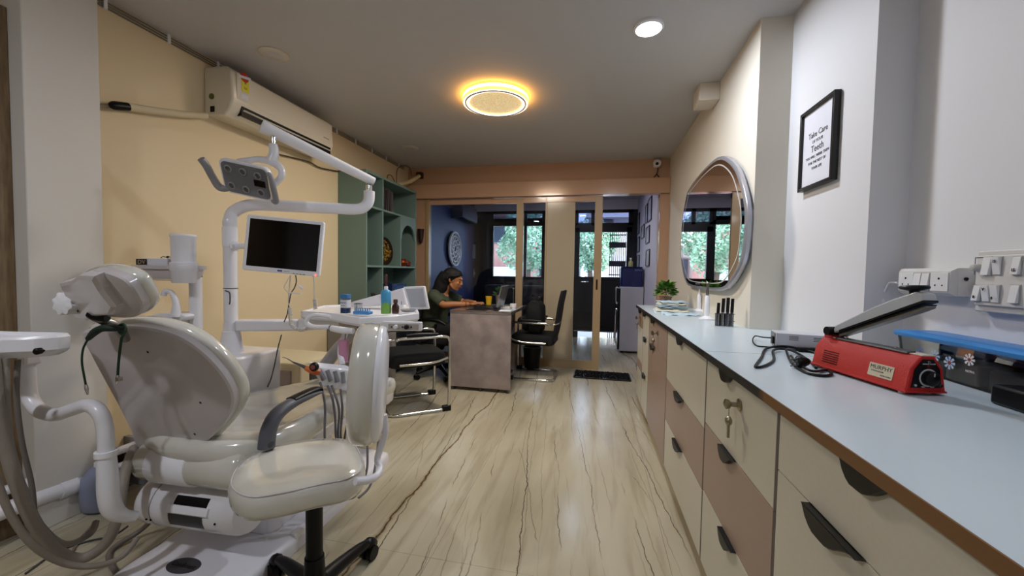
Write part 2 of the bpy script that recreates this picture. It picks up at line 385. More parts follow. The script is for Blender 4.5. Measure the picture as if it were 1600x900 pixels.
# ------------------------------------------------------------------ outside: balcony grille, trees, houses
gr = thing('folding_grille', (.3, 7.42, 0), 'pale folding metal grille gathered beyond the glazed door', 'grille')
for k in range(9):
    x = .24+k*.034
    MB().box(x, x+.012, 7.40, 7.43, -.02, 2.05).build('grille_bar', mat('grille_metal', '#47414f', .5), gr)
for z in (1.12, 1.28, 1.62, 1.84): MB().box(.23, .53, 7.43, 7.435, z, z+.10 if z in (1.28, 1.62) else z+.02).build('cross_plate', MATS['grille_metal'], gr)
rl = thing('balcony_railing', (-.6, 8.3, 0), 'dark balcony railing crossing behind the far windows', 'railing')
MB().box(-3.6, 2.4, 8.30, 8.33, .0, .04).build('bottom_rail', MATS['grille_metal'], rl); MB().box(-3.6, 2.4, 8.30, 8.34, .92, .96).build('top_rail', MATS['grille_metal'], rl)
for k in range(40): MB().box(-3.6+k*.15, -3.585+k*.15, 8.31, 8.325, .04, .92).build('baluster', MATS['grille_metal'], rl)
tag(MB().box(-6, 5, YB+.1, 8.4, -.1, -.02).build('balcony_floor', mat('concrete', '#8d8d90', .8), smooth=0), kind='structure')
tag(MB().box(-30, 30, 8.4, 60, -3.6, -3.5).build('street_ground', mat('street', '#6f6a66', .9, var=.3, scale=1), smooth=0), kind='structure')
def house(name, x0, x1, y, h, wall, label, rows, bands):
    t = thing(name, ((x0+x1)/2, y, -3.5), label, 'building')
    MB().box(x0, x1, y, y+4, -3.5, h).build('wall', wall, t)
    for zb in bands: MB().box(x0-.1, x1+.1, y-.7, y, zb, zb+.12).box(x0-.1, x1+.1, y-.7, y-.62, zb+.12, zb+.75).build('balcony', mat('balcony_white', '#d9d4d2', .7), t)
    for zz in rows:
        nx = int((x1-x0)/1.6)
        for i in range(nx):
            a = x0+.4+i*1.6; f = MB().box(a, a+.8, y-.04, y+.02, zz, zz+1.1).build('window', mat('far_window_frame', '#7d6b66', .6), t)
            MB().box(a+.07, a+.73, y-.05, y-.035, zz+.07, zz+1.03).build('pane', mat('far_glass', '#39414d', .15), f)
house('apartment_house', -9.5, -2.9, 16, 9, mat('pink_plaster', '#c58f83', .8, var=.15, scale=2), 'pink apartment house with white balconies seen through the left window', (-.4, 2.3, 5.0), (.6, 3.6))
house('pale_house', -.4, 5.2, 20, 8.0, mat('pale_plaster', '#c4c0bd', .8, var=.1, scale=2), 'pale house with balconies seen through the glazed door', (.9, 3.6), (.9, 3.8))
house('low_house', -3.4, -.9, 21, 2.6, mat('grey_plaster', '#a8a49f', .8, var=.1, scale=2), 'low grey house half hidden between the trees', (.9,), ())
LEAF = mat('tree_leaves', '#6f9472', .6, col2='#a5c0a0', scale=3)  # greens paled and greyed, putting haze into the leaf colour
def tree(x, y, h, r, label, seed):
    rnd = random.Random(seed); t = thing('street_tree', (x, y, -3.5), label, 'tree', None)
    MB().tube([(x, y, -3.5), (x+.1, y, -1), (x-.05, y, h-r)], [.2, .15, .08], 8).build('trunk', mat('bark', '#4b3d30', .9), t)
    b = MB()
    for k in range(4200):
        a = rnd.uniform(0, 6.28); q = rnd.uniform(-1, 1); s = rnd.uniform(.55, 1)**.5*(1+.25*math.sin(3*a+q*4)); rr = math.sqrt(1-q*q)
        c = V((x+r*s*rr*math.cos(a), y+r*s*rr*math.sin(a)*.7, h+r*s*q)); d = V((rnd.uniform(-1, 1), rnd.uniform(-1, 1), rnd.uniform(-1, 1))).normalized(); e = d.orthogonal(); L = rnd.uniform(.04, .09)
        b.add([c-d*L, c+e*L*.45, c+d*L, c-e*L*.45], [(0, 1, 2, 3)])
    cr = b.build('crown', LEAF, t, fix=False, smooth=0); cr['kind'] = 'stuff'
tree(-2.35, 14.2, 2.3, 1.05, 'leafy street tree seen through the middle panes of the far window', 1)
tree(-4.9, 14.2, 3.4, 1.0, 'leafy street tree in front of the pink apartment house', 2)
tree(-.15, 14.2, 2.1, .8, 'leafy street tree seen through the glazed door', 3)

# ------------------------------------------------------------------ things in the second room
def picture(name, Mx, w, h, label, cat='picture', fw=.012, group=None, inner=None, dep=.015):
    """Mx: frame whose local x runs along the picture, y up, z out of the wall"""
    t = thing(name, Mx.translation, label, cat, group)
    for x0, x1, y0, y1 in ((-w/2, w/2, h/2-fw, h/2), (-w/2, w/2, -h/2, -h/2+fw), (-w/2, -w/2+fw, -h/2+fw, h/2-fw), (w/2-fw, w/2, -h/2+fw, h/2-fw)):
        MB().box(x0, x1, y0, y1, 0, dep, Mx).build('frame_bar', mat('black_picture_frame', '#0b0b0c', .35), t, bevel=.001)
    MB().box(-w/2+fw, w/2-fw, -h/2+fw, h/2-fw, 0.001, dep*.5, Mx).build('print', inner or M_PAPER, t, smooth=0)
    return t
XR2 = .69
def rwall(px0, py0, px1, py1):
    a, b = A(px0, py0, X=XR2), A(px1, py1, X=XR2); return a, b
gphoto = mat('grey_certificate', '#a9a7b4', .4)
for (x0, y0, x1, y1), lab in (
    ((1009.5, 320, 1012.5, 348), 'tall slim framed print nearest the beam, high on the lilac wall'),
    ((1013.5, 310, 1019, 345), 'large slim black frame highest on the lilac wall'),
    ((995, 335, 1001, 366), 'black frame high beside the far door, left upper one'),
    ((1003, 352, 1007.5, 372), 'small black frame in the middle of the cluster'),
    ((1010, 354, 1016, 380), 'square black frame below the two tall ones'),
    ((996, 371, 1000.5, 394), 'narrow black frame below the left upper one'),
    ((1010, 390, 1016, 416), 'lowest black frame nearest the opening'),
    ((996, 399, 999.5, 420), 'lowest black frame beside the blue water bottle')):
    a, b = A(x0, (y0+y1)/2, X=XR2), A(x1, (y0+y1)/2, X=XR2); zt = A((x0+x1)/2, y0, X=XR2).z; zb = A((x0+x1)/2, y1, X=XR2).z
    w_ = min(abs(a.y-b.y), .36); c = V((XR2, (a.y+b.y)/2, (zt+zb)/2))
    if c.y+w_/2 > YB-.02: c.y = YB-.03-w_/2
    picture('picture_frame', frame(c, (0, -1, 0), (0, 0, 1)), w_, zt-zb, lab+' beyond the glass doors', group=None, inner=gphoto)
# carved round disc on the navy wall
c = A(707, 389, X=-2.25); r = (A(707, 362, X=-2.25).z-A(707, 417, X=-2.25).z)/2
dm = thing('carved_wall_disc', c, 'round white carved openwork disc hanging on the navy wall', 'wall decor')
Md = frame(c, (0, -1, 0), (0, 0, 1))
MB().lathe([(r, .0), (r, .02), (r*.96, .035), (r*.0, .035)], c+V((.002, 0, 0)), (1, 0, 0), 40).build('backing', mat('dark_disc', '#14141c', .5), dm)
Wd = mat('white_carving', '#f2f2f4', .4)
b = MB()
for rr in (.93, .72, .45, .2): b.tube([c+V((.045, r*rr*math.cos(t*math.pi/16), r*rr*math.sin(t*math.pi/16))) for t in range(32)], .012 if rr != .93 else .02, 6, closed=True, smooth=False)
b.build('ring', Wd, dm)
for k in range(12):
    a = k*math.pi/6; e = V((0, math.cos(a), math.sin(a))); g = V((0, -math.sin(a), math.cos(a)))
    MB().tube([c+V((.045, 0, 0))+e*r*.2, c+V((.045, 0, 0))+e*r*.45+g*.03, c+V((.045, 0, 0))+e*r*.72-g*.03, c+V((.045, 0, 0))+e*r*.9+g*.02], .01, 6, 4).build('petal', Wd, dm)
c = A(739, 393, X=-2.25); tag(MB().box(-2.25, -2.215, c.y-.06, c.y+.06, c.z-.13, c.z+.13).build('intercom_panel', mat('grey_blue_plastic', '#8d90a5', .4), bevel=.005), 'grey intercom handset panel on the navy wall above the switch', 'intercom')
c = A(740, 427, X=-2.25); sw = thing('light_switch', c, 'small grey switch plate on the navy wall below the intercom', 'switch')
MB().box(-2.25, -2.235, c.y-.05, c.y+.05, c.z-.08, c.z+.08).build('plate', MATS['grey_blue_plastic'], sw, bevel=.003); MB().box(-2.235, -2.226, c.y-.02, c.y+.02, c.z-.03, c.z+.03).build('rocker', M_WHITE, sw, bevel=.002)
c = A(735, 345, X=-2.12)
ac2 = thing('split_air_conditioner', (-2.15, 6.3, 2.0), 'dim split air conditioner high on the navy wall behind the glass', 'air conditioner')
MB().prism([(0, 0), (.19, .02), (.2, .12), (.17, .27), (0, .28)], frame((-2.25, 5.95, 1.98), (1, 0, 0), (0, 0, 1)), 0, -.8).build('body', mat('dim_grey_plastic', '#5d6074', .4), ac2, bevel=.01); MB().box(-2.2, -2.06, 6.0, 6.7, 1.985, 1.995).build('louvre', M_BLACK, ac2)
dl2 = thing('downlight', (-.3, 5.6, 2.44), 'unseen round downlight added as fill in the ceiling of the second room behind the partition', 'ceiling light')  # added fixture, hidden by the header, to go with the fill lamp
MB().lathe([(.078, 0), (.078, -.012), (.068, -.018)], dl2.location).build('rim', M_WHITE, dl2)
MB().lathe([(.0675, -.013), (.066, -.019), (.0, -.021)], dl2.location).build('diffuser', mat('cool_glow', '#ffffff', .5, emit='#dfe8ff', estr=14), dl2)
# water bottle on white dispenser cabinet
wd = thing('water_dispenser', (.52, 6.05, 0), 'tall white water dispenser cabinet with a blue bottle box, by the lilac wall', 'dispenser')
MB().box(.36, .68, 5.93, 6.25, .03, .965).build('cabinet', mat('grey_white_enamel', '#b9b7c0', .4), wd, bevel=.01)
MB().box(.335, .36, 5.94, 6.24, .05, .94).build('front_panel', M_BLACK, wd, bevel=.005)
MB().tube([(.325, 5.97, .72), (.30, 5.97, .75), (.30, 5.97, .93), (.325, 5.97, .95)], .014, 8).build('handle', M_CHROME, wd)
MB().tube([(.325, 5.97, .15), (.30, 5.97, .18), (.30, 5.97, .60), (.325, 5.97, .62)], .014, 8).build('handle', M_CHROME, wd)
MB().box(.38, .42, 5.95, 6.2, 0, .03).box(.62, .66, 5.95, 6.2, 0, .03).build('foot', M_BLACK, wd)
bb = thing('water_purifier', (.52, 6.05, .965), 'dark blue box water purifier standing on the white cabinet', 'water purifier')
MB().prism(rrect(.31, .30, .04), frame((.51, 6.09, .965), (1, 0, 0), (0, 1, 0)), 0, .27).build('body', mat('navy_blue_plastic', '#101c58', .25, coat=.5), bb, bevel=.006)
MB().prism(rrect(.30, .29, .04), frame((.51, 6.09, 1.235), (1, 0, 0), (0, 1, 0)), 0, .02).build('cap', mat('navy_blue_dark', '#0b1238', .3), bb, bevel=.004)
text('IDPRO', .035, frame((.60, 5.935, 1.205), (1, 0, 0), (0, 0, 1)), mat('pale_blue_print', '#7f8cc0', .5), bb)
bx = thing('small_bottle', (.50, 6.05, 1.255), 'small pale bottle standing on the blue purifier', 'bottle')
MB().lathe([(.03, 0), (.032, .01), (.032, .07), (.014, .09), (.014, .11)], (.50, 6.05, 1.255)).build('body', mat('pale_yellow_plastic', '#b7ad7a', .5), bx); MB().lathe([(.017, .11), (.017, .13)], (.50, 6.05, 1.255)).build('cap', M_WHITE, bx)
# sofa seat behind the glass, dark
sf = thing('black_sofa', (-1.2, 6.75, 0), 'dark sofa with rounded back standing under the far window', 'sofa')
MB().box(-1.95, -.55, 6.4, 7.0, .08, .42).build('seat_base', M_BLACKF, sf, bevel=.04); MB().box(-1.95, -.55, 6.85, 7.1, .3, .92).build('backrest', mat('dark_grey_upholstery', '#2b2b31', .8), sf, bevel=.06, segs=4)
MB().box(-2.1, -1.93, 6.4, 7.08, .08, .62).build('armrest', M_BLACKF, sf, bevel=.04); MB().box(-.57, -.42, 6.4, 7.08, .08, .62).build('armrest', M_BLACKF, sf, bevel=.04)
for x in (-2.0, -.5):
    for y in (6.45, 7.0): MB().cyl((x, y, 0), (x, y, .09), .02).build('leg', M_CHROME, sf)

# ================================================================== MAIN ROOM: ceiling, partition things
cl = thing('ceiling_lamp', (-.768, 2.95, H), 'round warm glowing ceiling lamp with patterned disc and bright ring', 'ceiling lamp')
c = V((-.768, 2.95, H))
MB().lathe([(.16, 0), (.16, -.045)], c).build('mounting_base', M_WHITE, cl)
MB().lathe([(.190, -.018), (.243, -.010), (.245, -.04), (.243, -.055), (.232, -.055)], c, n=48, cap=False).build('body', mat('lamp_rim_back', '#ffe1a0', .5, emit='#ffb850', estr=2.2), cl)
MB().lathe([(.2455, -.012), (.2465, -.036)], c, n=48, cap=False).build('halo_strip', mat('warm_edge_glow', '#ffd58a', .5, emit='#ffb24a', estr=16), cl)
MB().lathe([(.200, -.056), (.214, -.062), (.218, -.056)], c, n=48, cap=False).build('light_ring', mat('lamp_white_glow', '#ffffff', .5, emit='#fff2d8', estr=2.6), cl)
MB().lathe([(.2195, -.055), (.222, -.064), (.229, -.064), (.231, -.055)], c, n=48, cap=False).build('grey_ring', mat('grey_ring', '#6a6468', .4), cl)
MB().lathe([(.232, -.055), (.236, -.06), (.243, -.058)], c, n=48, cap=False).build('light_ring', MATS['lamp_white_glow'], cl)
def disc_mat():
    m = bpy.data.materials.new('patterned_diffuser'); m.use_nodes = True; nt = m.node_tree; b = nt.nodes['Principled BSDF']; N = nt.nodes.new
    g = N('ShaderNodeTexCoord'); v = N('ShaderNodeTexVoronoi'); v.inputs['Scale'].default_value = 90; nt.links.new(g.outputs['Object'], v.inputs[0])
    r = N('ShaderNodeValToRGB'); nt.links.new(v.outputs['Distance'], r.inputs[0]); r.color_ramp.elements[0].color = lin('#c58f3e'); r.color_ramp.elements[1].color = lin('#ffeab5'); r.color_ramp.elements[1].position = .6
    nt.links.new(r.outputs[0], b.inputs['Emission Color']); b.inputs['Emission Strength'].default_value = .6; b.inputs['Base Color'].default_value = lin('#d9b476')
    return m
MB().lathe([(.199, -.050), (.1, -.056), (.0, -.058)], c, n=48, cap=False).build('diffuser', disc_mat(), cl)
dl = thing('downlight', (.245, 2.265, H), 'round white glowing downlight near the right wall', 'ceiling light')
MB().lathe([(.078, 0), (.078, -.012), (.068, -.018)], dl.location).build('rim', M_WHITE, dl)
MB().lathe([(.0675, -.013), (.066, -.019), (.0, -.021)], dl.location).build('diffuser', mat('cool_glow', '#ffffff', .5, emit='#dfe8ff', estr=14), dl)
for (x, y), lab in (((428, 84), 'unlit round ceiling disc above the air conditioner, the nearer one'), ((641, 231), 'unlit round ceiling disc near the green shelf, the farther one')):
    p = A(x, y, Z=H); t = thing('ceiling_disc', p, lab, 'ceiling light')
    MB().lathe([(.085, 0), (.085, -.006), (.07, -.012)], p).build('rim', mat('ceiling_white', '#cfc8bc', .5), t); MB().lathe([(.069, -.008), (.05, -.013), (0, -.014)], p).build('diffuser', M_CEIL, t)
p = A(1090, 150, X=XA-.07)
jb = thing('junction_box', (XA-.06, 3.1, H), 'white junction box in the corner of ceiling and right wall', 'box')
MB().box(XA-.13, XA, 2.98, 3.16, H-.12, H).build('body', mat('cream_box', '#d8cfc0', .5), jb, bevel=.004); MB().box(XA-.133, XA-.128, 2.99, 3.15, H-.11, H-.01).build('lid', MATS['cream_box'], jb, bevel=.002)
p = A(1027, 255, Y=4.74)
cc = thing('security_camera', (p.x, 4.74, p.z), 'small white dome security camera at the top right of the partition', 'camera')
MB().box(p.x-.03, p.x+.03, 4.78, 4.83, p.z-.03, p.z+.05).build('bracket', M_WHITE, cc, bevel=.004); MB().ball((p.x, 4.745, p.z), .045).build('dome', M_WHITE, cc); MB().ball((p.x-.005, 4.71, p.z-.012), .018).build('lens', M_BLACK, cc)
def P3(lst, **k): return [A(x, y, **k) for x, y in lst]
tag(MB().tube(P3([(1028, 262), (1027, 270), (1022, 277), (1017, 282), (1026, 281), (1031, 279), (1026, 272)], Y=4.80), .006, 6).build('camera_cable', M_BLACK), 'black cable looped under the security camera', 'cable')
# cable run along the top of the left wall
cb = thing('cable_trunking', (XL, 3, H), 'thin grey cables clipped along the ceiling over the left wall', 'cables')
for k in range(3): MB().tube([(XL+.006, 1.47, H-.012-k*.014), (XL+.008, 2.5, H-.014-k*.014), (XL+.006, 3.6, H-.012-k*.014), (XL+.008, 4.7, H-.014-k*.014)], .0045, 6).build('cable', mat('grey_cable', '#7d7264', .6), cb)
for k in range(11): MB().box(XL, XL+.016, 1.55+k*.3, 1.565+k*.3, H-.05, H).build('clip', M_WHITE, cb)
tb = thing('wall_conduit', A(660, 280, Y=4.75), 'cream pipe stub poking from the partition corner above the green shelf', 'pipe')
MB().tube([A(622, 289, X=-2.3), A(640, 284, X=-2.25), A(655, 275, Y=4.72)], .024, 10).build('pipe', mat('cream_pipe', '#d4c092', .5), tb); MB().box(*sum([[a-.035, a+.035] for a in A(656, 274, Y=4.78)], [])).build('collar', mat('dark_brown', '#3a2418', .6), tb)
tag(MB().tube([A(x, y, X=-2.36) for x, y in ((605, 283), (606, 274), (612, 275), (619, 287), (620, 268), (624, 261), (634, 259), (641, 264), (643, 275))], .005, 6).build('loose_cable', mat('brown_cable', '#7a5a3a', .6)), 'loose looping cable on the wall above the green shelf', 'cable')

# ------------------------------------------------------------------ air conditioner
y0, y1 = 2.07, 3.03
ac = thing('air_conditioner', (XL, 2.55, 2.1), 'cream split air conditioner with yellow energy label, high on the left wall', 'air conditioner')
pr = [(0, 0), (.15, -.01), (.19, .03), (.215, .09), (.205, .26), (.17, .29), (0, .295)]
Ma = frame((XL, y0, 2.10), (1, 0, 0), (0, 0, 1))
M_AC = mat('cream_ac_plastic', '#d9d2c0', .3, coat=.4)
MB().prism(pr, Ma, 0, -(y1-y0)).build('body', M_AC, ac, bevel=.012, segs=3)
MB().box(XL+.208, XL+.216, y0+.03, y1-.02, 2.20, 2.36).build('front_panel', M_AC, ac, bevel=.003)
MB().box(XL+.13, XL+.207, y0+.07, y1-.03, 2.112, 2.185).build('outlet', M_BLACK, ac)
for k in range(2): MB().prism([(.150+k*.03, .0+k*.03), (.185+k*.03, .015+k*.035), (.186+k*.03, .012+k*.035), (.151+k*.03, -.004+k*.03)], Ma, -.08, -(y1-y0)+.04).build('louvre', M_AC, ac)
MB().box(XL+.05, XL+.08, y0-.004, y0+.002, 2.115, 2.15).build('pipe_port', M_BLACK, ac)
MB().lathe([(.018, 0), (.018, .004)], (XL+.06, y0, 2.21), (0, -1, 0)).build('round_badge', mat('olive_badge', '#5a5a24', .5), ac)
ml = frame((XL+.2165, y0+.09, 2.30), (0, 1, 0), (0, 0, 1))
MB().prism(rrect(.055, .075, .005), ml, 0, .001).build('energy_label', mat('yellow_label', '#d8cf3a', .5), ac, smooth=0)
MB().lathe([(.03, 0), (.03, .0012)], (XL+.2165, y0+.085, 2.352), (1, 0, 0)).build('red_sticker', mat('red_sticker', '#b0281c', .5), ac)
MB().box(-.045, .045, -.008, .008, .0013, .002, frame((XL+.2165, y0+.085, 2.352), (0, 1, .2), (0, -.2, 1))).build('sticker_band', M_PAPER, ac)
text('A', .02, frame((XL+.2180, y0+.09, 2.318), (0, 1, 0), (0, 0, 1)), M_BLACK, ac); text('5.0', .016, frame((XL+.2180, y0+.09, 2.285), (0, 1, 0), (0, 0, 1)), M_BLACK, ac)
MB().box(XL+.2165, XL+.2175, y0+.06, y0+.11, 2.215, 2.245).build('white_sticker', M_PAPER, ac)
MB().box(XL+.2165, XL+.218, y1-.13, y1-.06, 2.225, 2.232).build('badge', M_GREYS, ac)
MB().tube([A(152, 165, X=-2.38), A(175, 166, X=-2.38), A(205, 166, X=-2.38)], .009, 8).build('copper_pipe', mat('copper_grey', '#7a6a58', .5), ac)
pi = MB().tube([A(200, 167, X=-2.37), A(240, 173, X=-2.37), A(290, 179, X=-2.36), A(322, 181, X=-2.36)], .020, 10).build('insulated_pipe', mat('cream_tape', '#c9bc9c', .7), ac)
MB().tube([A(170, 165, X=-2.375), A(178, 165, X=-2.37), A(200, 167, X=-2.37)], [.010, .021, .021], 10).build('black_tape', M_BLACK, ac)
MB().tube([A(430, 240, X=-2.40), A(480, 252, X=-2.40), A(500, 262, X=-2.40), A(530, 268, X=-2.40)], .006, 6).build('drain_pipe', mat('dark_pipe', '#4a3c2c', .6), ac)

# ================================================================== CABINETS AND WORKTOP (front turned a little towards the aisle)
def XF(y): return .390+(3.75-y)*.0135          # front plane of the cabinets
ANG = math.atan(.0135)
def cabinet(ya, yb, label, cols, group=None, right_door=None):
    """ya > yb; cols: list of (z0, z1, material, handle position 0..1 or None, lock)"""
    t = thing('cabinet', (XF((ya+yb)/2), (ya+yb)/2, 0), label, 'cabinet', group)
    M = frame((XF(ya), ya, 0), (XF(yb)-XF(ya), yb-ya, 0), (0, 0, 1))   # x along front towards the camera, y up, z into the aisle?
    L = math.hypot(yb-ya, XF(yb)-XF(ya))
    sg = -1 if (M.to_3x3() @ V((0, 0, 1))).x > 0 else 1                # make +out point into the aisle
    def bx(x0, x1, z0, z1, o0, o1): return MB().box(x0, x1, z0, z1, sg*o0, sg*o1, M)
    back = (XA if ya > YA else XB2)-.03-XF(yb)
    bx(.001, L-.001, .06, .845, -back, -.018).build('carcass', mat('taupe_carcass', '#6f6a66', .5), t, smooth=0)
    bx(.001, L-.001, 0, .06, -back, -.03).build('plinth', mat('plinth_wood', '#a3875a', .5), t, smooth=0)
    for c in cols:
        z0, z1, mt, hp, lock = c[:5]; z1 = min(z1, .8465); x0, x1 = (c[5], c[6]) if len(c) > 5 else (0, L); kind = 'drawer' if z1-z0 < .35 else 'door'
        d = bx(x0+.003, x1-.0125, z0+.0015, z1-.0015, -.018, 0).build(kind, mt, t, bevel=.0008)
        bx(x1-.012, x1-.0005, z0+.0015, z1-.0015, -.012, -.001).build('edge_strip', mat('grey_taupe_edge', '#57504c', .5), d, smooth=0)
        if hp is not None:
            w_ = .13 if z1 > .8 or L < .7 else .17; xc = x0+(x1-x0)*hp; dz = .036
            pts = [(xc-w_/2, z1)]
            for k in range(13):
                u = k/12; pts.append((xc-w_/2+w_*(.02+.96*u), z1-dz*((min(1, u/.22)**.6)*(1 if u < .45 else (.5+.5*math.cos(math.pi*(u-.45)/.55))))))
            pts.append((xc+w_/2, z1))
            vs = MB().prism(pts, M, sg*.0005, sg*.016)
            h = vs.build('handle', M_BLACK, d, bevel=.002)
        if lock:
            c0 = M @ V((x0+(x1-x0)*lock, z1-.075, sg*.001)); n = (M.to_3x3() @ V((0, 0, sg))).normalized()
            lk = MB().lathe([(.018, 0), (.018, .003), (.007, .006), (.007, .024), (.013, .028), (.015, .038), (.005, .043)], c0, n).build('lock_with_key', M_BRASSD, d)
            k0 = c0+n*.028
            MB().ball(k0+V((0, 0, -.05)), (.010, .012, .014)).box(k0.x-.0035, k0.x+.0035, k0.y-.0035, k0.y+.0035, k0.z-.10, k0.z-.055).tube([k0, k0+V((0, 0, -.04))], .001, 6, smooth=False).build('hanging_key', M_BRASSD, d)
    return t
cabinet(3.75, 3.42, 'narrow taupe and cream cabinet unit at the far end of the row', [(.69, .85, M_CABT, .5, .5), (.40, .69, M_CABW, None, None), (.32, .40, M_CABT, None, None), (.06, .32, M_CABW, None, None)])
cabinet(3.42, 3.08, 'taupe-topped narrow cream cabinet, second unit from the far end', [(.65, .85, M_CABW, .35, None), (.36, .65, M_CABW, .5, None), (.06, .36, M_CABW, .5, None)])
cabinet(3.08, 2.37, 'taupe cabinet with locked top drawer and hanging key beside a tall taupe door', [(.66, .85, M_CABT, .3, .55), (.06, .66, M_CABT, .3, None)])
cabinet(2.37, 1.60, 'three drawer cabinet in cream, taupe and cream, without lock', [(.565, .85, M_CABW, .45, None), (.325, .565, M_CABT, .45, None), (.06, .325, M_CABW, .45, None)])
cabinet(1.60, 1.02, 'three drawer cabinet with brass lock and hanging key in its cream top drawer', [(.595, .85, M_CABW, .42, .58), (.335, .595, M_CABT, .45, None), (.06, .335, M_CABW, .5, None)])
cabinet(1.02, .20, 'widest cream cabinet nearest the camera with black curved pulls', [(.70, .85, M_CABW, .38, None), (.06, .70, M_CABW, .27, None)])
def worktop(ya, yb, label, back):
    t = thing('worktop', (XF(ya), ya, .85), label, 'worktop')
    e = -.022
    pts = [(XF(ya)+e+.003, ya), (XF(yb)+e+.003, yb)]+back
    MB().prism(pts, Matrix.Identity(4), .8485, .870).build('board', M_TOP, t, smooth=0)
    MB().prism([(XF(ya)+e, ya), (XF(yb)+e, yb), (XF(yb)+e+.003, yb), (XF(ya)+e+.003, ya)], Matrix.Identity(4), .847, .8705).build('edge_band', mat('black_edge_band', '#0e0c0b', .4) if ya > 2 else M_EDGE, t, smooth=0)
    return t
def edge_mat():
    m = bpy.data.materials.new('worn_edge_band'); m.use_nodes = True; nt = m.node_tree; b = nt.nodes['Principled BSDF']; N = nt.nodes.new; L = nt.links.new
    g = N('ShaderNodeNewGeometry'); s = N('ShaderNodeSeparateXYZ'); L(g.outputs['Position'], s.inputs[0])
    n = N('ShaderNodeTexNoise'); n.inputs['Scale'].default_value = 9; L(g.outputs['Position'], n.inputs[0])
    a = N('ShaderNodeMath'); a.operation = 'MULTIPLY_ADD'; L(n.outputs[0], a.inputs[0]); a.inputs[1].default_value = .22; L(s.outputs['Y'], a.inputs[2])
    r = N('ShaderNodeMapRange'); r.inputs[1].default_value = 1.16; r.inputs[2].default_value = 1.2; L(a.outputs[0], r.inputs[0])
    x = N('ShaderNodeMix'); x.data_type = 'RGBA'; x.inputs[6].default_value = lin('#74502a'); x.inputs[7].default_value = lin('#120e0c'); L(r.outputs[0], x.inputs[0]); L(x.outputs[2], b.inputs['Base Color']); b.inputs['Roughness'].default_value = .55
    return m
M_EDGE = edge_mat()
worktop(3.765, 1.576, 'far length of white laminate worktop with black front edge, under the mirror', [(XB2-.0, 1.576)] + ([(XB2, YA), (XA, YA), (XA, 3.765)] if True else []))
worktop(1.572, .2, 'near length of white laminate worktop with worn brown front edge, under the switches', [(XC, .2), (XC, 1.572)])

# ------------------------------------------------------------------ mirror on the wall
mo = [A(x, y, X=.765) for x, y in ((1127, 244), (1140, 248), (1153, 263), (1163, 293), (1169, 327), (1168, 363), (1163, 403), (1153, 427), (1140, 447), (1128, 454), (1107, 453), (1080, 448), (1072, 440), (1066, 417), (1064, 390), (1066, 347), (1072, 310), (1077, 295), (1093, 273), (1113, 252))]
mo = [(p.y, p.z) for p in crom(mo, 4, True)]
mr = thing('wall_mirror', (.78, 3.1, 1.49), 'large pebble shaped mirror with silver rim on the right wall', 'mirror')
cy, cz = 3.1, 1.49
def mring(s, x): return [V((x, cy+(a-cy)*s, cz+(b-cz)*s)) for a, b in mo]
MB().skin([mring(.97, .80), mring(.97, .782)]).build('backing', mat('grey_mirror_back', '#8c8a90', .5), mr)
MB().skin([mring(1.0, .782), mring(1.0, .764), mring(.99, .760), mring(.955, .7595)], cap=False).build('silver_rim', mat('silver_rim', '#b9bac2', .25, metal=.6), mr)
MB().skin([mring(.957, .7605), mring(.957, .7600)]).build('mirror_glass', M_MIRROR, mr, smooth=0)
MB().skin([mring(.90, .7597), mring(.90, .7590), mring(.885, .7590), mring(.885, .7597)], closed=True).build('frosted_line', mat('frosted_line', '#b7b4b0', .6), mr)
# ------------------------------------------------------------------ framed saying
a, b_, c_, d_ = [A(x, y, X=XB2-.02) for x, y in ((1253, 178), (1307, 142), (1251, 297), (1305, 282))]
zt, zb_ = (a.z+b_.z)/2, (c_.z+d_.z)/2; yc_ = (a.y+b_.y)/2; pw = abs(a.y-b_.y); ph = zt-zb_
Mp = frame((XB2-.002, yc_, (zt+zb_)/2), (0, -1, 0), (0, 0, 1))
pf = picture('framed_saying', Mp, pw, ph, 'black framed poster of a saying about teeth on the pillar wall', fw=.014, dep=.024)
ink = mat('dark_ink', '#2b2b33', .7)
def Mt(dx, dy): return frame(Mp @ V((dx, dy, .0128)), (0, -1, 0), (0, 0, 1))
k = ph/.34
for s, sz, dy in (('Take Care', .034, .052), ('OF YOUR', .019, .022), ('Teeth', .040, -.008), ('YOU WILL WEAR THEM', .0165, -.040), ('FOR THE REST OF', .0165, -.064), ('YOUR LIFE', .0165, -.088)):
    text(s, sz*k, Mt(0, dy*k), ink, pf, ext=.0003)

# ------------------------------------------------------------------ switch boards
def rocker(t, x0, x1, z0, z1, M, tilt=1, name='switch_rocker'):
    w_, h_ = x1-x0, z1-z0
    MB().box(x0-.002, x1+.002, z0-.002, z1+.002, 0, .002, M).build('rocker_surround', mat('switch_grey', '#a9a7a4', .5), t)
    p = [(z0, .002), (z1, .002), (z1, .0035 if tilt > 0 else .010), (z0, .010 if tilt > 0 else .0035)]
    MM = M @ Matrix(((0, 0, 1, 0), (1, 0, 0, 0), (0, 1, 0, 0), (0, 0, 0, 1)))
    return MB().prism(p, MM, x0, x1).build(name, M_SW, t, bevel=.0008)
M_SW = mat('switch_white', '#dedddd', .3, coat=.2); M_SWB = mat('switch_board_white', '#cfccc8', .4)
XS = XC-.055
a, b_ = A(1402, 420, X=XS), A(1490, 420, X=XS); z1_, z0_ = A(1446, 419, X=XS).z, A(1446, 461, X=XS).z
so = thing('socket_box', (XC, (a.y+b_.y)/2, (z0_+z1_)/2), 'smaller raised white socket box with two rockers and round pin sockets', 'socket')
Ms = frame((XS+.012, a.y, z0_), (0, -1, 0), (0, 0, 1)); L_ = a.y-b_.y; Hh = z1_-z0_
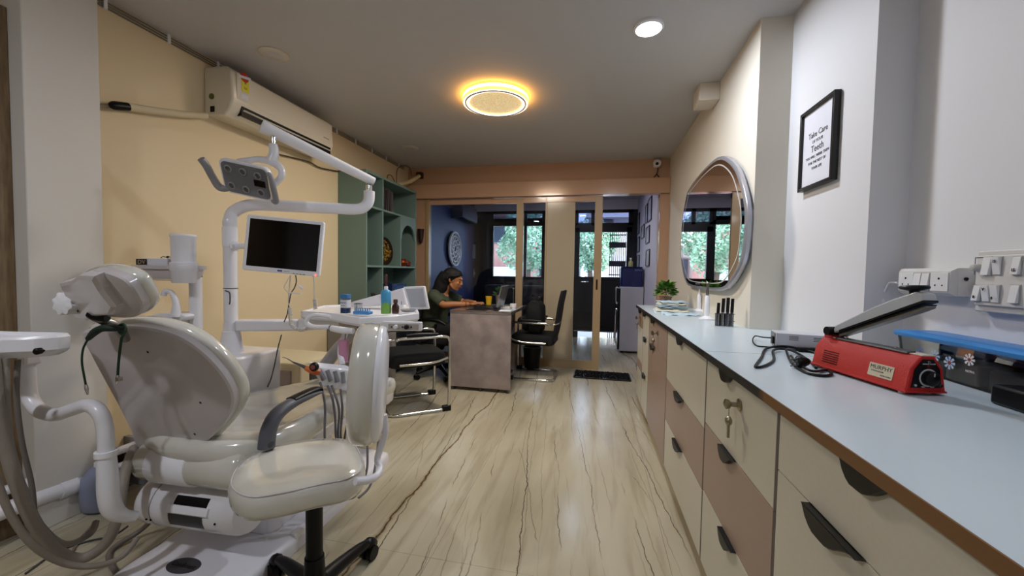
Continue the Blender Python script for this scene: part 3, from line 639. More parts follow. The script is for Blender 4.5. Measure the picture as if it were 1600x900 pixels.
MB().box(XS+.012, XC, b_.y, a.y, z0_, z1_).build('back_box', M_SWB, so, bevel=.002)
o = MB().skin([[Ms @ V(p) for p in ((0, 0, 0), (L_, 0, 0), (L_, Hh, 0), (0, Hh, 0))], [Ms @ V(p) for p in ((.01, .01, .012), (L_-.01, .01, .012), (L_-.01, Hh-.01, .012), (.01, Hh-.01, .012))]]).build('bezel', M_SWB, so, bevel=.001)
Mq = Ms @ Matrix.Translation((0, 0, .012)); u = (L_-.03)/3
for i in (0, 2):
    x0 = .013+i*(u+.002); pl = MB().box(x0, x0+u, .014, Hh-.014, 0, .003, Mq).build('socket_plate', M_SW, so, bevel=.001)
    for dx, dz, r in ((.5, .68, .0035), (.3, .32, .0026), (.7, .32, .0026)): p = Mq @ V((x0+u*dx, .014+(Hh-.028)*dz, .003)); MB().cyl(p, p+V((-.0004, 0, 0)), r, n=12).build('pin_hole', M_BLACK, pl)
x0 = .013+u+.002
for j in (0, 1): rocker(so, x0+j*u/2+.002, x0+(j+1)*u/2-.002, .016, Hh-.016, Mq, 1 if j else 1)
p = V((XS+.03, b_.y-.001, z0_+Hh*.62)); MB().cyl(p, p+V((0, -.003, 0)), .005, n=10).build('side_knockout', M_BLACK, so)
XS2 = XC-.035
a, b_ = A(1519, 440, X=XS2), A(1640, 440, X=XS2); z1_, z0_ = A(1530, 392, X=XS2).z, A(1530, 487, X=XS2).z
sb = thing('switch_board', (XC, (a.y+b_.y)/2, (z0_+z1_)/2), 'larger white switch board with two rows of rockers and a round regulator knob', 'switch board')
Hh = z1_-z0_; L_ = a.y-b_.y
MB().box(XS2+.008, XC, b_.y, a.y, z0_, z1_).build('back_plate', M_SWB, sb, bevel=.004)
MB().box(XS2, XS2+.008, b_.y+.008, a.y-.008, z0_+.018, z1_-.014).build('front_plate', M_SWB, sb, bevel=.003)
Ms = frame((XS2, a.y, z0_), (0, -1, 0), (0, 0, 1))
def pos(x, y): q = Ms.inverted() @ A(x, y, X=XS2); return q.x, q.y
for (x0, x1, y0_, y1_), tl, mark in (((1538, 1550, 402, 430), 1, None), ((1554, 1566, 402, 429), -1, '≡'), ((1585, 1597, 401, 429), 1, '≡'), ((1523, 1533, 446, 470), 1, 'o'), ((1537, 1548, 446, 471), -1, '/'), ((1551, 1563, 446, 473), -1, 'o'), ((1581, 1594, 446, 474), 1, None)):
    qa = pos(x0, (y0_+y1_)/2)[0]; qb = pos(x1, (y0_+y1_)/2)[0]; za = pos((x0+x1)/2, y1_)[1]; zb2 = pos((x0+x1)/2, y0_)[1]
    rk = rocker(sb, qa, qb, za, zb2, Ms, tl)
    if mark:
        mz = za+(zb2-za)*(.25 if tl > 0 or mark == 'o' else .75)
        text({'≡': '15', 'o': '8', '/': 'V'}[mark], .010, frame(Ms @ V(((qa+qb)/2, mz, .0105)), (0, -1, 0), (0, 0, 1)), ink, rk, name='pictogram', bold=.0004)
kx, kz = pos(1529, 418); kp = Ms @ V((kx, kz, 0))
MB().lathe([(.011, 0), (.011, .004), (.0095, .006), (.009, .014), (.007, .016)], kp, (-1, 0, 0)).build('regulator_knob', mat('grey_white_knob', '#bdb9b4', .4), sb)
x0 = pos(1524, 402); MB().box(x0[0], x0[0]+.002, kz-.02, kz+.028, 0, .0006, Ms).box(x0[0], x0[0]+.03, kz+.026, kz+.028, 0, .0006, Ms).build('regulator_scale', M_DGREY, sb)

# ------------------------------------------------------------------ red impulse sealer
ax = V((-.20, .98, 0)).normalized(); wx = V((ax.y, -ax.x, 0))
o0 = V((.730, 1.112, .878)); Lb = .30
Mr = frame(o0, wx, (0, 0, 1))                                         # local x across, y up, z = towards camera?
zz = (Mr.to_3x3() @ V((0, 0, 1))); sgn = 1 if zz.dot(ax) > 0 else -1
se = thing('impulse_sealer', (o0.x, o0.y+.1, .87), 'red impulse bag sealer with raised grey arm on the worktop', 'sealer')
prof = [(0, 0), (.098, 0), (.096, .010), (.088, .058), (.067, .088), (.035, .088), (.012, .058), (.003, .010)]
MB().prism(prof, Mr, 0, sgn*Lb).build('body', M_RED, se, bevel=.003)
MB().prism([(-.001, -.001), (.099, -.001), (.099, .004), (-.001, .004)], Mr, sgn*-.002, sgn*(Lb+.002)).build('base_flange', M_RED, se, bevel=.001)
MB().prism([(.013, .012), (.085, .012), (.079, .056), (.063, .080), (.038, .080), (.020, .056)], Mr, sgn*-.0015, sgn*.001).build('control_panel', M_BLACK, se)
def face(x, y, off=.0018): return frame(Mr @ V((x, y, -sgn*off)), wx, (0, 0, 1))
kn = MB().lathe([(.018, 0), (.017, .012), (.014, .014)], Mr @ V((.052, .036, -sgn*.0015)), -ax).build('timer_knob', M_BLACK, se)
MB().lathe([(.0195, 0), (.0215, .0001), (.0215, .0006), (.0185, .0006)], Mr @ V((.052, .036, -sgn*.0014)), -ax).build('timer_dial', mat('pale_print', '#b9b9bb', .5), se)
MB().box(-.001, .001, .006, .014, .0, .0146, face(.052, .036)).build('pointer', MATS['pale_print'], kn)
for x, y in ((.022, .018), (.084, .018), (.052, .074)): MB().lathe([(.0035, 0), (.003, .002)], Mr @ V((x, y, -sgn*.0015)), -ax, 10).build('screw', M_CHROME, se)
MB().lathe([(.004, 0), (.003, .003)], Mr @ V((.052, .064, -sgn*.0015)), -ax, 12).build('indicator_lamp', mat('dark_red_lens', '#5a1512', .2), se)
text('IMPULSE SEALER', .0042, face(.052, .069, .002), MATS['pale_print'], se); text('MIN          MAX', .0045, face(.052, .014, .002), MATS['pale_print'], se)
# name plate on the sloping side: side face runs between (0.003,.010) and (.013,.058)
sn = V((.010, .048)).normalized()
def side(d, h, off=.0008):                                            # d along the body, h up the side
    p = Mr @ V((.003+sn.x*h - off*sn.y, .010+sn.y*h+off*sn.x, sgn*d)); up = (Mr.to_3x3() @ V((sn.x, sn.y, 0)))
    return frame(p, -ax, up)
pl = MB().prism(rrect(.068, .034, .002), side(.072, .024), 0, .0008).build('name_plate', mat('ivory_plate', '#c9bfa6', .4), se)
text('MURPHY', .0150, side(.072, .031, .0018), ink, pl, ext=.0002, spacing=1.05); text('POUCH SEALER', .0050, side(.080, .021, .0018), ink, pl, ext=.0002); text('impulse welding', .0045, side(.056, .013, .0018), ink, pl, ext=.0002)
for k in range(6): MB().box(-.028, .028, -.0018, .0018, -.001, .0004, side(.235, .008+k*.0065)).build('vent_slot', mat('dark_red', '#5c0c0a', .5), se)
MB().prism([(.036, .088), (.069, .088), (.069, .090), (.036, .090)], Mr, sgn*.0, sgn*(Lb-.03)).build('sealing_bed', mat('ivory_strip', '#cfc8ba', .5), se)
MB().prism([(.030, .0875), (.052, .0885), (.052, .094), (.032, .092)], Mr, sgn*.03, sgn*(Lb-.05)).build('element_strip', M_DGREY, se, bevel=.001)
for d in (.07, .22): MB().cyl(Mr @ V((.040, .094, sgn*d)), Mr @ V((.040, .098, sgn*d)), .004, n=12).build('bed_screw', M_CHROME, se)
MB().prism([(.032, .085), (.072, .085), (.070, .108), (.034, .108)], Mr, sgn*(Lb-.035), sgn*(Lb-.005)).build('hinge_block', M_RED, se, bevel=.002)
hg = Mr @ V((.05, .108, sgn*(Lb-.03)))
MB().cyl(hg-wx*.03, hg+wx*.03, .013).build('hinge_barrel', M_BLACK, se)
tip = hg-ax*.268+V((0, 0, .104)); ad = (tip-hg).normalized(); au = ad.cross(wx); au = au if au.z > 0 else -au
Mh = frame(hg, ad, au); La = (tip-hg).length
arm = [(0, -.008), (.02, .012), (La*.55, .030), (La*.78, .034), (La-.01, .034), (La+.006, .024), (La+.004, .006), (.03, -.008)]
MB().prism(arm, Mh, -.017, .017).build('arm', mat('grey_cast_metal', '#aeb0b3', .35, metal=0, coat=.3), se, bevel=.004, segs=3)
MB().prism([(.03, -.010), (La+.004, .003), (La+.004, .008), (.03, -.004)], Mh, -.0175, .0175).build('arm_underside', M_BLACK, se)
MB().prism([(.02, -.022), (La-.02, -.012), (La, -.010), (La, -.004), (.02, -.014)], Mh, -.012, .012).build('pressure_bar', mat('bar_grey', '#77736c', .3, metal=.5), se, bevel=.001)
MB().prism([(.02, -.015), (La, -.005), (La+.002, -.002), (.02, -.010)], Mh, -.014, .014).build('silicone_strip', M_BLACK, se)
kp = Mh @ V((La-.028, .034, 0))
MB().lathe([(.009, 0), (.010, .008), (.027, .013), (.029, .017), (.026, .021), (.006, .022)], kp, V((0, 0, 1))*.8+au*.2, 32).build('press_knob', M_BLACK, se)
for x, d in ((.012, .02), (.095, .02), (.012, Lb-.02), (.095, Lb-.02)): MB().cyl(Mr @ V((x, -.0005, sgn*d)), Mr @ V((x, -.0075, sgn*d)), .007, n=12).build('rubber_foot', mat('clear_rubber', '#b5b3ae', .4), se)
CZ = .8702
# ------------------------------------------------------------------ clear container with blue lid
bn = thing('storage_box', (1.0, 1.3, CZ), 'clear plastic container with blue lid and printed flowers', 'container')
X0, X1, Y0, Y1 = .945, 1.06, .98, 1.50; BH = .112
def rr_at(x0, x1, y0, y1, z, r=.02): return [V(((x0+x1)/2+px, (y0+y1)/2+py, z)) for px, py in rrect(x1-x0, y1-y0, r)]
rg = lambda e, z: rr_at(X0+e, X1-e, Y0+e, Y1-e, z)
MB().skin([rg(.012, CZ), rg(.001, CZ+BH-.006)], cap=False).add(rg(.012, CZ+.0008), [tuple(range(24))]).build('body', M_SMOKE, bn)
MB().skin([rg(-.003, CZ+BH-.012), rg(-.006, CZ+BH-.008), rg(-.006, CZ+BH), rg(.003, CZ+BH+.005)]).build('lid', mat('blue_lid', '#2f86cf', .35, coat=.3), bn)
MB().skin([rg(.018, CZ+BH+.0052), rg(.020, CZ+BH+.0065)]).build('lid_panel', mat('blue_lid_inner', '#2a79c0', .35), bn)
def flower(px, py, s, cols):
    p = A(px, py, X=X0); M = frame((X0+.0035-.004, p.y, p.z), (0, -1, .0), (0, 0, 1))
    for k in range(8):
        a = k*math.pi/4; b = MB(); b.prism([(s*.3*math.cos(a-.3), s*.3*math.sin(a-.3)), (s*math.cos(a-.22), s*math.sin(a-.22)), (s*1.05*math.cos(a), s*1.05*math.sin(a)), (s*math.cos(a+.22), s*math.sin(a+.22)), (s*.3*math.cos(a+.3), s*.3*math.sin(a+.3))], M, 0, .0004)
        b.build('petal_print', mat('petal_'+cols[0], cols[1], .5), bn, smooth=0)
    MB().prism([(s*.3*math.cos(a), s*.3*math.sin(a)) for a in [i*math.pi/6 for i in range(12)]], M, 0, .0006).build('flower_centre', mat('flower_centre', '#8a3d33', .5), bn, smooth=0)
flower(1438, 549, .012, ('blue', '#4e78b5')); flower(1461, 556, .016, ('pale_blue', '#a9bbd8')); flower(1484, 567, .017, ('pale_blue', '#a9bbd8')); flower(1515, 562, .015, ('white', '#d5d3d8'))
p = A(1516, 581, X=X0); text('NOVA', .009, frame((X0-.0008, p.y, p.z), (0, -1, 0), (0, 0, 1)), MATS['petal_white'], bn)
for i, (yy, hh, wd, cc_) in enumerate(((1.40, .05, .10, '#9a968c'), (1.28, .06, .10, '#b5b0a4'), (1.15, .055, .11, '#77736c'))):
    tag(MB().box(X0+.02, X1-.02, yy-wd/2, yy+wd/2, CZ+.002, CZ+hh).build('instrument_pack', mat('pack_%d' % i, cc_, .5), bevel=.006), ['grey packet inside the clear container, at its far end', 'pale grey packet in the middle of the clear container', 'dark packet inside the clear container, nearest the camera'][i], 'packet')
tag(MB().box(.885, .943, .93, 1.10, CZ, CZ+.045).build('black_case', M_BLACK, bevel=.006), 'black case at the right edge in front of the clear container', 'case')
# ------------------------------------------------------------------ white power supply box with cables
ps = thing('power_supply_box', (.78, 1.78, CZ), 'white slotted metal power box behind the black cables', 'power supply')
pa, pb = A(1212, 545, Z=CZ), A(1283, 543, Z=CZ); pb = V((.878, pa.y-.04, CZ)); dx = (pb-pa).normalized(); dy = V((-dx.y, dx.x, 0)); hgt = .062; wl_ = (pb-pa).length
Mz = frame(pa, dx, (0, 0, 1))
MB().box(0, wl_, .004, hgt, 0, -.10, Mz).build('case', mat('grey_white_metal', '#c3c4cc', .35), ps, bevel=.002)
for x in (.03, .085):
    for k in range(3): MB().box(x*wl_/.14, x*wl_/.14+.03, .038+k*.006, .040+k*.006, -.0005, .0006, Mz).build('slot', M_BLACK, ps)
for x in (.02, wl_-.02): MB().lathe([(.0025, 0), (.002, .001)], Mz @ V((x, .010, 0)), (Mz.to_3x3() @ V((0, 0, 1))), 8).build('screw', M_DGREY, ps)
for x in (.01, wl_-.01): MB().box(x-.006, x+.006, 0, .005, -.09, -.01, Mz).build('foot', M_BLACK, ps)
MB().box(-.003, .0, .008, .058, -.012, -.088, Mz).build('rear_panel', M_STEEL, ps)
MB().box(-.010, -.003, .018, .044, -.012, -.04, Mz).build('power_inlet', M_BLACK, ps)
def ct(pts, r, name, label, m=None, lift=.004, cat='cable'):
    P_ = [A(x, y, Z=CZ+lift+(h_ if h_ else 0)) for x, y, h_ in pts]
    return tag(MB().tube(P_, r, 8, 5).build(name, m or M_BLACK), label, cat)
ct([(1207, 528, .03), (1192, 527, .02), (1180, 525, .012), (1176, 532, .004), (1182, 540, 0), (1197, 542, 0), (1225, 543, .004), (1255, 541, .006), (1285, 541, .004)], .0028, 'thin_cable', 'thin black cable looping left out of the white power box')
ct([(1298, 560, .0), (1276, 552, 0), (1250, 545, .006), (1222, 541, .008), (1197, 545, .002), (1190, 558, 0), (1180, 573, 0), (1196, 571, 0), (1209, 562, 0), (1208, 548, .004), (1222, 545, .006), (1240, 549, .006), (1262, 562, 0), (1275, 575, 0)], .0042, 'mains_cable', 'thick black mains cable in angular loops in front of the white power box')
ct([(1228, 546, .01), (1233, 560, .002), (1243, 573, 0), (1262, 583, 0), (1285, 587, 0), (1299, 585, 0), (1292, 578, 0), (1270, 580, .004), (1248, 569, .006), (1236, 556, .008)], .0040, 'sealer_cable', 'black cable coiled beside the rear end of the red sealer')
ct([(1260, 540, .004), (1268, 532, .01), (1285, 528, .02), (1300, 518, .05)], .0028, 'thin_cable', 'thin black cable rising to the hinge of the red sealer')
pg = thing('mains_plug', A(1245, 562, Z=CZ), 'black three pin mains plug lying among the cables', 'plug')
q = A(1245, 566, Z=CZ+.018); MB().lathe([(.016, 0), (.019, .004), (.019, .012), (.012, .028), (.006, .034)], q, (.75, -.1, .15), 20).build('body', M_BLACK, pg)
for dz in (-.009, 0, .009): MB().cyl(q+V((0, dz*.4, dz)), q+V((-.018, dz*.4+.002, dz-.003)), .0022, n=8).build('pin', M_STEEL, pg)
ad_ = thing('power_adapter', A(1262, 549, Z=CZ), 'flat black power adapter lying in front of the white box', 'adapter')
q = A(1262, 550, Z=CZ); MB().box(q.x-.035, q.x+.04, q.y-.012, q.y+.012, CZ, CZ+.016).build('body', M_BLACK, ad_, bevel=.003); MB().box(q.x+.028, q.x+.034, q.y-.0125, q.y-.0118, CZ+.004, CZ+.012).build('plug_tip', M_STEEL, ad_)
tag(MB().tube([A(x, y, X=XS-.002) for x, y in ((1402, 442), (1390, 442), (1384, 452), (1378, 464))], .0035, 8).build('white_lead', M_WHITE), 'white lead hanging from the socket box behind the sealer arm', 'cable')
q = A(1374, 470, X=XC-.06); pgl = thing('white_plug', q, 'small white plug dangling on its lead behind the sealer arm', 'plug')
MB().box(q.x-.006, q.x+.006, q.y-.022, q.y+.016, q.z-.008, q.z+.008).build('body', M_WHITE, pgl, bevel=.003); MB().box(q.x-.004, q.x+.004, q.y+.016, q.y+.034, q.z-.004, q.z+.004).build('connector', M_WHITE, pgl, bevel=.001)
# ------------------------------------------------------------------ pens, toothbrush stand, papers, plant
q = A(1131, 510, Z=CZ); ph_ = thing('pen_holder', q, 'clear acrylic holder with compartments on the worktop', 'holder')
for k, (dx_, dy_) in enumerate(((-.034, 0), (-.010, 0), (.014, 0), (.036, 0))):
    MB().lathe([(.012, .0), (.012, .072), (.0105, .072), (.0105, .003), (0, .003)], q+V((dx_, dy_, 0)), n=16, cap=False).build('tube', M_CLEARP, ph_)
MB().box(q.x-.048, q.x+.05, q.y-.014, q.y+.014, CZ+.028, CZ+.031).box(q.x-.048, q.x+.05, q.y-.014, q.y+.014, CZ+.068, CZ+.071).build('shelf_plate', M_CLEARP, ph_, smooth=0)
for (dx_, dy_, h_, nm, lab) in ((-.034, 0, .125, 'marker_pen', 'shortest black marker at the left end of the clear holder'), (-.010, 0, .150, 'marker_pen', 'silver barrelled black pen second from left in the clear holder'), (.014, 0, .155, 'marker_pen', 'tallest black pen in the clear holder'), (.036, 0, .150, 'marker_pen', 'black pen at the right end of the clear holder')):
    t = thing(nm, q+V((dx_, dy_, .004)), lab, 'pen', 'pens in the clear holder'); b0 = q+V((dx_, dy_, .004)); b1 = b0+V((.004, 0, h_))
    mid = b0.lerp(b1, .5); MB().cyl(b0, mid, .007, .0075, 12).build('barrel', M_STEEL if 'silver' in lab else mat('pen_barrel', '#2b2b44', .4), t); MB().cyl(mid, b1, .0085, .008, 12).build('cap', M_BLACK, t)
def brush(loc, h, label, dark):
    t = thing('curing_light', loc, label, 'dental handpiece')
    MB().lathe([(.045, 0), (.046, .006), (.030, .014), (.014, .022), (.0, .024)], loc).build('base', M_WHITE, t)
    MB().lathe([(.014, .020), (.0155, .05), (.0155, h*.62), (.011, h*.66)], loc).build('handle', M_WHITE, t)
    if dark: MB().lathe([(.009, h*.66), (.008, h*.95), (.012, h*.955), (.013, h), (.008, h+.006)], loc).build('light_rod', M_STEEL, t)
    else: MB().lathe([(.011, h*.65), (.008, h*.70), (.004, h*.85), (.005, h*.95), (.002, h)], loc).build('tip', M_WHITE, t)
brush(A(1104, 499, Z=CZ), .23, 'taller white curing wand with grey rod on a white round base', True)
brush(A(1092, 487, Z=CZ), .20, 'shorter white wand with thin pointed white tip, beside the taller one', False)
M_BLUEP = mat('pale_blue_paper', '#bdd3e2', .8, var=.12, scale=60); M_CRM = mat('cream_paper', '#d3cfbd', .8)
def rumple(x0, x1, y0, y1, z, amp, seed, rot=0):
    n = 14; vs = []; fs = []; rnd = random.Random(seed); cx, cy_ = (x0+x1)/2, (y0+y1)/2
    for i in range(n+1):
        for j in range(n+1):
            x, y = x0+(x1-x0)*i/n, y0+(y1-y0)*j/n; e = noise.noise(V((x*22+seed*3.1, y*22, seed)))
            f = noise.noise(V((x*50, y*50+seed, 5)))*.3; dx_, dy_ = x-cx, y-cy_
            vs.append(V((cx+dx_*math.cos(rot)-dy_*math.sin(rot), cy_+dx_*math.sin(rot)+dy_*math.cos(rot), z+max(0, (e+.35+f)*amp))))
    for i in range(n):
        for j in range(n): a = i*(n+1)+j; fs.append((a, a+1, a+n+2, a+n+1))
    return MB().add(vs, fs)
for k in range(7):
    sx = random.uniform(-.014, .014); c_ = (k % 4 == 1)
    o = rumple(.47+sx+(.02 if k > 1 else -.02), .685+sx*.5, 3.12+sx+(.05 if k > 1 else -.06), 3.36+sx, CZ+.0008+k*.0115, .0085, k, random.uniform(-.15, .15)).build('folded_mask', M_CRM if c_ else M_BLUEP, fix=False)
    sdf = o.modifiers.new('thick', 'SOLIDIFY'); sdf.thickness = .007; sdf.offset = 1
    tag(o, ('cream' if c_ else 'pale blue')+' crumpled paper pouch, '+['lowest', 'second', 'third', 'fourth', 'fifth', 'sixth', 'topmost'][k]+' in the pile on the worktop', 'paper pouch', 'paper pouches in a pile on the worktop')
o = rumple(.47, .70, 2.88, 3.03, CZ+.0008, .013, 33, .1).build('folded_mask', M_BLUEP, fix=False); o.modifiers.new('thick', 'SOLIDIFY').thickness = .004
o.modifiers['thick'].offset = 1; tag(o, 'pale blue crumpled pouch lying alone in front of the pile', 'paper pouch')
pp = V((.585, 3.55, CZ)); pt = thing('potted_plant', pp, 'small green leafy plant in a brownish pot at the far worktop end', 'plant')
MB().lathe([(.035, 0), (.048, .085), (.052, .085), (.052, .095), (.046, .095), (.044, .08), (0, .078)], pp).build('pot', mat('brown_pot', '#8a7263', .6), pt)
MB().cyl(pp+V((0, 0, .07)), pp+V((0, 0, .084)), .043).build('soil', mat('soil', '#2a2018', .9), pt)
M_LF = mat('plant_leaf', '#5f9a34', .45, col2='#9cc257', scale=30); M_LF2 = mat('plant_leaf_dark', '#2c5a26', .45, col2='#4a7d35', scale=30)
rnd = random.Random(4); lm = []
def leafmesh(m):
    b = MB(); n = 6
    L = [V((x, w_, -.25*x*x*10*.1+abs(w_)*.25)) for x, w_ in ((0, 0), (.012, .009), (.028, .013), (.042, .007), (.052, 0), (.042, -.007), (.028, -.013), (.012, -.009))]
    b.add(L+[V((.026, 0, -.002))], [(8, i, (i+1) % 8) for i in range(8)]); return b
lf1 = leafmesh(M_LF).build('leaf', M_LF, pt, fix=False); lf2 = leafmesh(M_LF2).build('leaf', M_LF2, pt, fix=False)
for l in (lf1, lf2): l.data.transform(Matrix.Translation(pp))           # undo the base shift: leaf meshes sit round their own origin
for k in range(150):
    l = (lf1, lf2)[(k % 5 == 0) or (k > 75)].copy(); COL.objects.link(l); l.parent = pt
    a = rnd.uniform(0, 6.28); e = rnd.uniform(-.25, 1.35); r = rnd.uniform(.03, .06)
    l.location = V((math.cos(a)*math.cos(e)*r*1.05, math.sin(a)*math.cos(e)*r*1.05, .125+math.sin(e)*r*1.2)); l.rotation_euler = (rnd.uniform(-.5, .5), -e*.6+rnd.uniform(-.3, .3), a+rnd.uniform(-.5, .5)); s_ = rnd.uniform(.9, 1.35); l.scale = (s_, s_, s_)
bpy.data.objects.remove(lf1); bpy.data.objects.remove(lf2)
MB().tube([pp+V((0, 0, .08)), pp+V((.005, 0, .14))], .003, 6).tube([pp+V((.01, 0, .08)), pp+V((.03, 0, .13))], .002, 6).build('stem', M_LF2, pt)

# ================================================================== GREEN SHELF
XS0, XS1, YS0, YS1 = XL+.002, -2.12, 3.385, 4.45
sh = thing('bookcase', (-2.27, 3.9, 0), 'tall grey green open bookcase with an arched niche against the left wall', 'bookcase')
def gbox(nm, *a, p=sh, m=M_GREEN): return MB().box(*a).build(nm, m, p, bevel=.001)
gbox('side_panel', XS0, XS1, YS0, YS0+.02, 0, 2.09); gbox('side_panel', XS0, XS1, YS1-.02, YS1, 0, 2.09)
gbox('top_panel', XS0, XS1, YS0+.02, YS1-.02, 2.065, 2.09); gbox('back_panel', XS0, XS0+.012, YS0+.02, YS1-.02, 0, 2.065, m=M_GREEND)
for z in (.80, 1.175, 1.745): gbox('shelf', XS0+.012, XS1-.002, YS0+.02, YS1-.02, z, z+.02)
for y, z0_, z1_ in ((3.69, .82, 1.175), (3.69, 1.195, 1.745), (3.69, 1.765, 2.065), (4.07, 1.195, 1.745)): gbox('divider', XS0+.012, XS1-.002, y-.01, y+.01, z0_, z1_)
M_DARKD = mat('dark_cabinet_door', '#1d2022', .5)
# arched front over the right hand niche
ya, yb, zt = 4.08, 4.43, 1.745; R_ = (yb-ya)/2; yc = (ya+yb)/2; zc = 1.50
pts = [(ya, 1.745), (ya, 1.50)] + [(yc-R_*.94*math.cos(math.pi*k/14), zc+R_*.95*math.sin(math.pi*k/14)) for k in range(15)] + [(yb, 1.50), (yb, 1.745)]
MB().prism(pts, frame((XS1-.020, 0, 0), (0, 1, 0), (0, 0, 1)), 0, .018).build('arch', M_GREEN, sh, smooth=30)
MB().box(XS0+.012, XS0+.02, 4.17, 4.185, .82, 2.06).build('light_strip', mat('pale_strip', '#a9ab92', .4), sh)
gbox('cabinet_door', XS1-.004, XS1+.014, YS0+.01, 3.90, .06, .79, m=M_DARKD); gbox('cabinet_door', XS1-.004, XS1+.014, 3.905, YS1-.01, .06, .79, m=M_DARKD)
bcol = ['#b9a68c', '#201a1c', '#2b1c1c', '#3c3330', '#1c1a20', '#54423a']
y = 3.715
for k in range(6):
    w_ = (.034, .03, .028, .026, .024, .022)[k]; h_ = .235-.008*(k % 3)
    M = Matrix.Translation((0, y, 1.767)) @ Matrix.Rotation(-.07*(1 if k > 1 else .3), 4, 'X')
    bk = thing('book', (XS1-.11, y, 1.767), ['beige-spined book at the left end of the top row', 'black book second in the top row', 'dark maroon book third in the top row', 'grey brown book fourth in the top row', 'black thin book fifth in the top row', 'brown book at the right end of the top row'][k]+' of the green bookcase', 'book', 'books in the top of the bookcase')
    MB().box(XS1-.19, XS1-.03, 0, w_, 0.004, h_, M).build('cover', mat('book_%d' % k, bcol[k], .5), bk, bevel=.002)
    MB().box(XS1-.188, XS1-.035, .003, w_-.003, .006, h_+.0015, M).build('page_block', mat('pages', '#cbbfa5', .8), bk)
    y += w_+.005+(.006 if k else 0)
g0 = V((XS1-.085, 3.86, 1.195)); gd = thing('gold_plaque', g0, 'oval gilded relief plaque leaning in the middle compartment of the green bookcase', 'ornament')
GOLD = mat('antique_gold', '#b08a3a', .35, metal=.8, col2='#3a2a14', scale=40, bump=.8, bscale=60)
Mg = frame(g0+V((0, 0, .155)), (-.5, -.86, 0), (-.12, .05, 1))
MB().lathe([(.001, 0), (.085, 0), (.088, .006), (.080, .012)], (0, 0, 0)).build('x', GOLD)
bpy.data.objects.remove(bpy.data.objects['x'])
GS = 1 if (Mg.to_3x3() @ V((0, 0, 1))).x > 0 else -1
def oval(a, b_, z, n=36): return [Mg @ V((a*math.cos(2*math.pi*i/n), b_*math.sin(2*math.pi*i/n), z)) for i in range(n)]
MB().skin([oval(.095, .152, 0), oval(.095, .152, GS*.014), oval(.080, .135, GS*.016)]).build('rim', mat('dark_bronze_rim', '#2a1d10', .3, metal=.6), gd)
b = MB(); rnd = random.Random(9)
for k in range(70):
    a = rnd.uniform(0, 6.28); r = rnd.uniform(0, .9)**.5; p = Mg @ V((.07*r*math.cos(a), .12*r*math.sin(a), GS*.018)); b.ball(p, (rnd.uniform(.008, .018), rnd.uniform(.008, .018), rnd.uniform(.008, .02)), 8, 6)
b.build('relief', GOLD, gd)
q = V((XS1-.064, 4.225, 1.195)); t = thing('copper_pot', q, 'small copper bowl with gold bands in the arched niche', 'pot')
MB().lathe([(.03, 0), (.034, .006), (.058, .03), (.060, .055), (.045, .075), (.048, .085), (.04, .085), (.03, .06)], q).build('bowl', mat('copper', '#8f3b1c', .3, metal=.6), t)
MB().tube([q+V((.060*math.cos(a), .060*math.sin(a), .045)) for a in [i*math.pi/8 for i in range(16)]], .004, 6, closed=True, smooth=False).build('gold_band', M_GOLD, t)
q = V((XS1-.05, 4.335, 1.195)); t = thing('red_figurine', q, 'small red rounded figurine beside the copper bowl', 'ornament')
MB().ball(q+V((0, 0, .022)), (.03, .04, .022)).ball(q+V((0, -.01, .055)), (.018, .02, .018)).ball(q+V((.01, .03, .045)), .012).build('body', mat('dark_red_glaze', '#7c1a17', .35), t)
q = V((XS1-.10, 4.0, .82)); t = thing('blue_box', q, 'dark blue box on the lowest open shelf of the green bookcase', 'box')
MB().box(q.x-.05, q.x+.06, 3.95, 4.28, .822, 1.0).build('carton', mat('dark_blue_card', '#1b2c58', .5), t); text('Dental', .09, frame((q.x+.0605, 4.115, .96), (0, 1, 0), (0, 0, 1)), mat('blue_print', '#3460a8', .5), t)
q = A(656, 368, Y=4.76); t = thing('wall_vase', (q.x, 4.8, q.z), 'dark maroon half vase hanging on the partition beside the bookcase', 'ornament')
MB().lathe([(.0, -.10), (.02, -.09), (.036, -.02), (.040, .05), (.045, .085), (.03, .085)], (q.x, 4.788, q.z), n=20).build('body', mat('maroon_glaze', '#2e1216', .35), t)

# low side unit under the shelf with wooden top
su = thing('side_unit', (-2.1, 3.5, 0), 'low grey side unit with brown top in front of the green bookcase', 'cabinet')
MB().box(XL+.01, -1.80, 3.22, 3.37, 0, .76).build('body', mat('grey_laminate', '#8f8a86', .45), su, bevel=.003); MB().box(XL+.01, -1.74, 3.20, 3.375, .76, .785).build('top', mat('brown_top', '#6a4f38', .4), su, bevel=.003)
MB().box(-2.10, -2.095, 3.215, 3.222, .02, .75).build('panel_joint', M_DGREY, su)

# ================================================================== RECEPTION DESK
DX0, DX1, DY0, DY1, DZ = -1.366, -.765, 3.62, 4.46, .775
M_MARB = mat('grey_veined_laminate', '#a59792', .32, col2='#867a78', scale=5.5, coat=.2)
dk = thing('reception_desk', (-1.06, 4.0, 0), 'reception desk clad in grey brown marbled laminate, the woman behind it', 'desk')
MB().box(DX0, DX1, DY0, DY0+.03, .035, DZ-.03).build('front_panel', M_MARB, dk, bevel=.0015)
MB().box(DX0, DX1, DY0-.002, DY1, DZ-.03, DZ).build('desk_top', mat('grey_marbled_top', '#8b807d', .12, col2='#6e6565', scale=6, coat=.6), dk, bevel=.0015)
MB().box(DX0+.0, DX0+.02, DY0+.03, DY1-.02, .035, DZ-.03).build('side_panel', M_MARB, dk); MB().box(DX0+.02, DX1-.12, DY1-.05, DY1-.03, .035, DZ-.03).build('back_panel', M_MARB, dk)
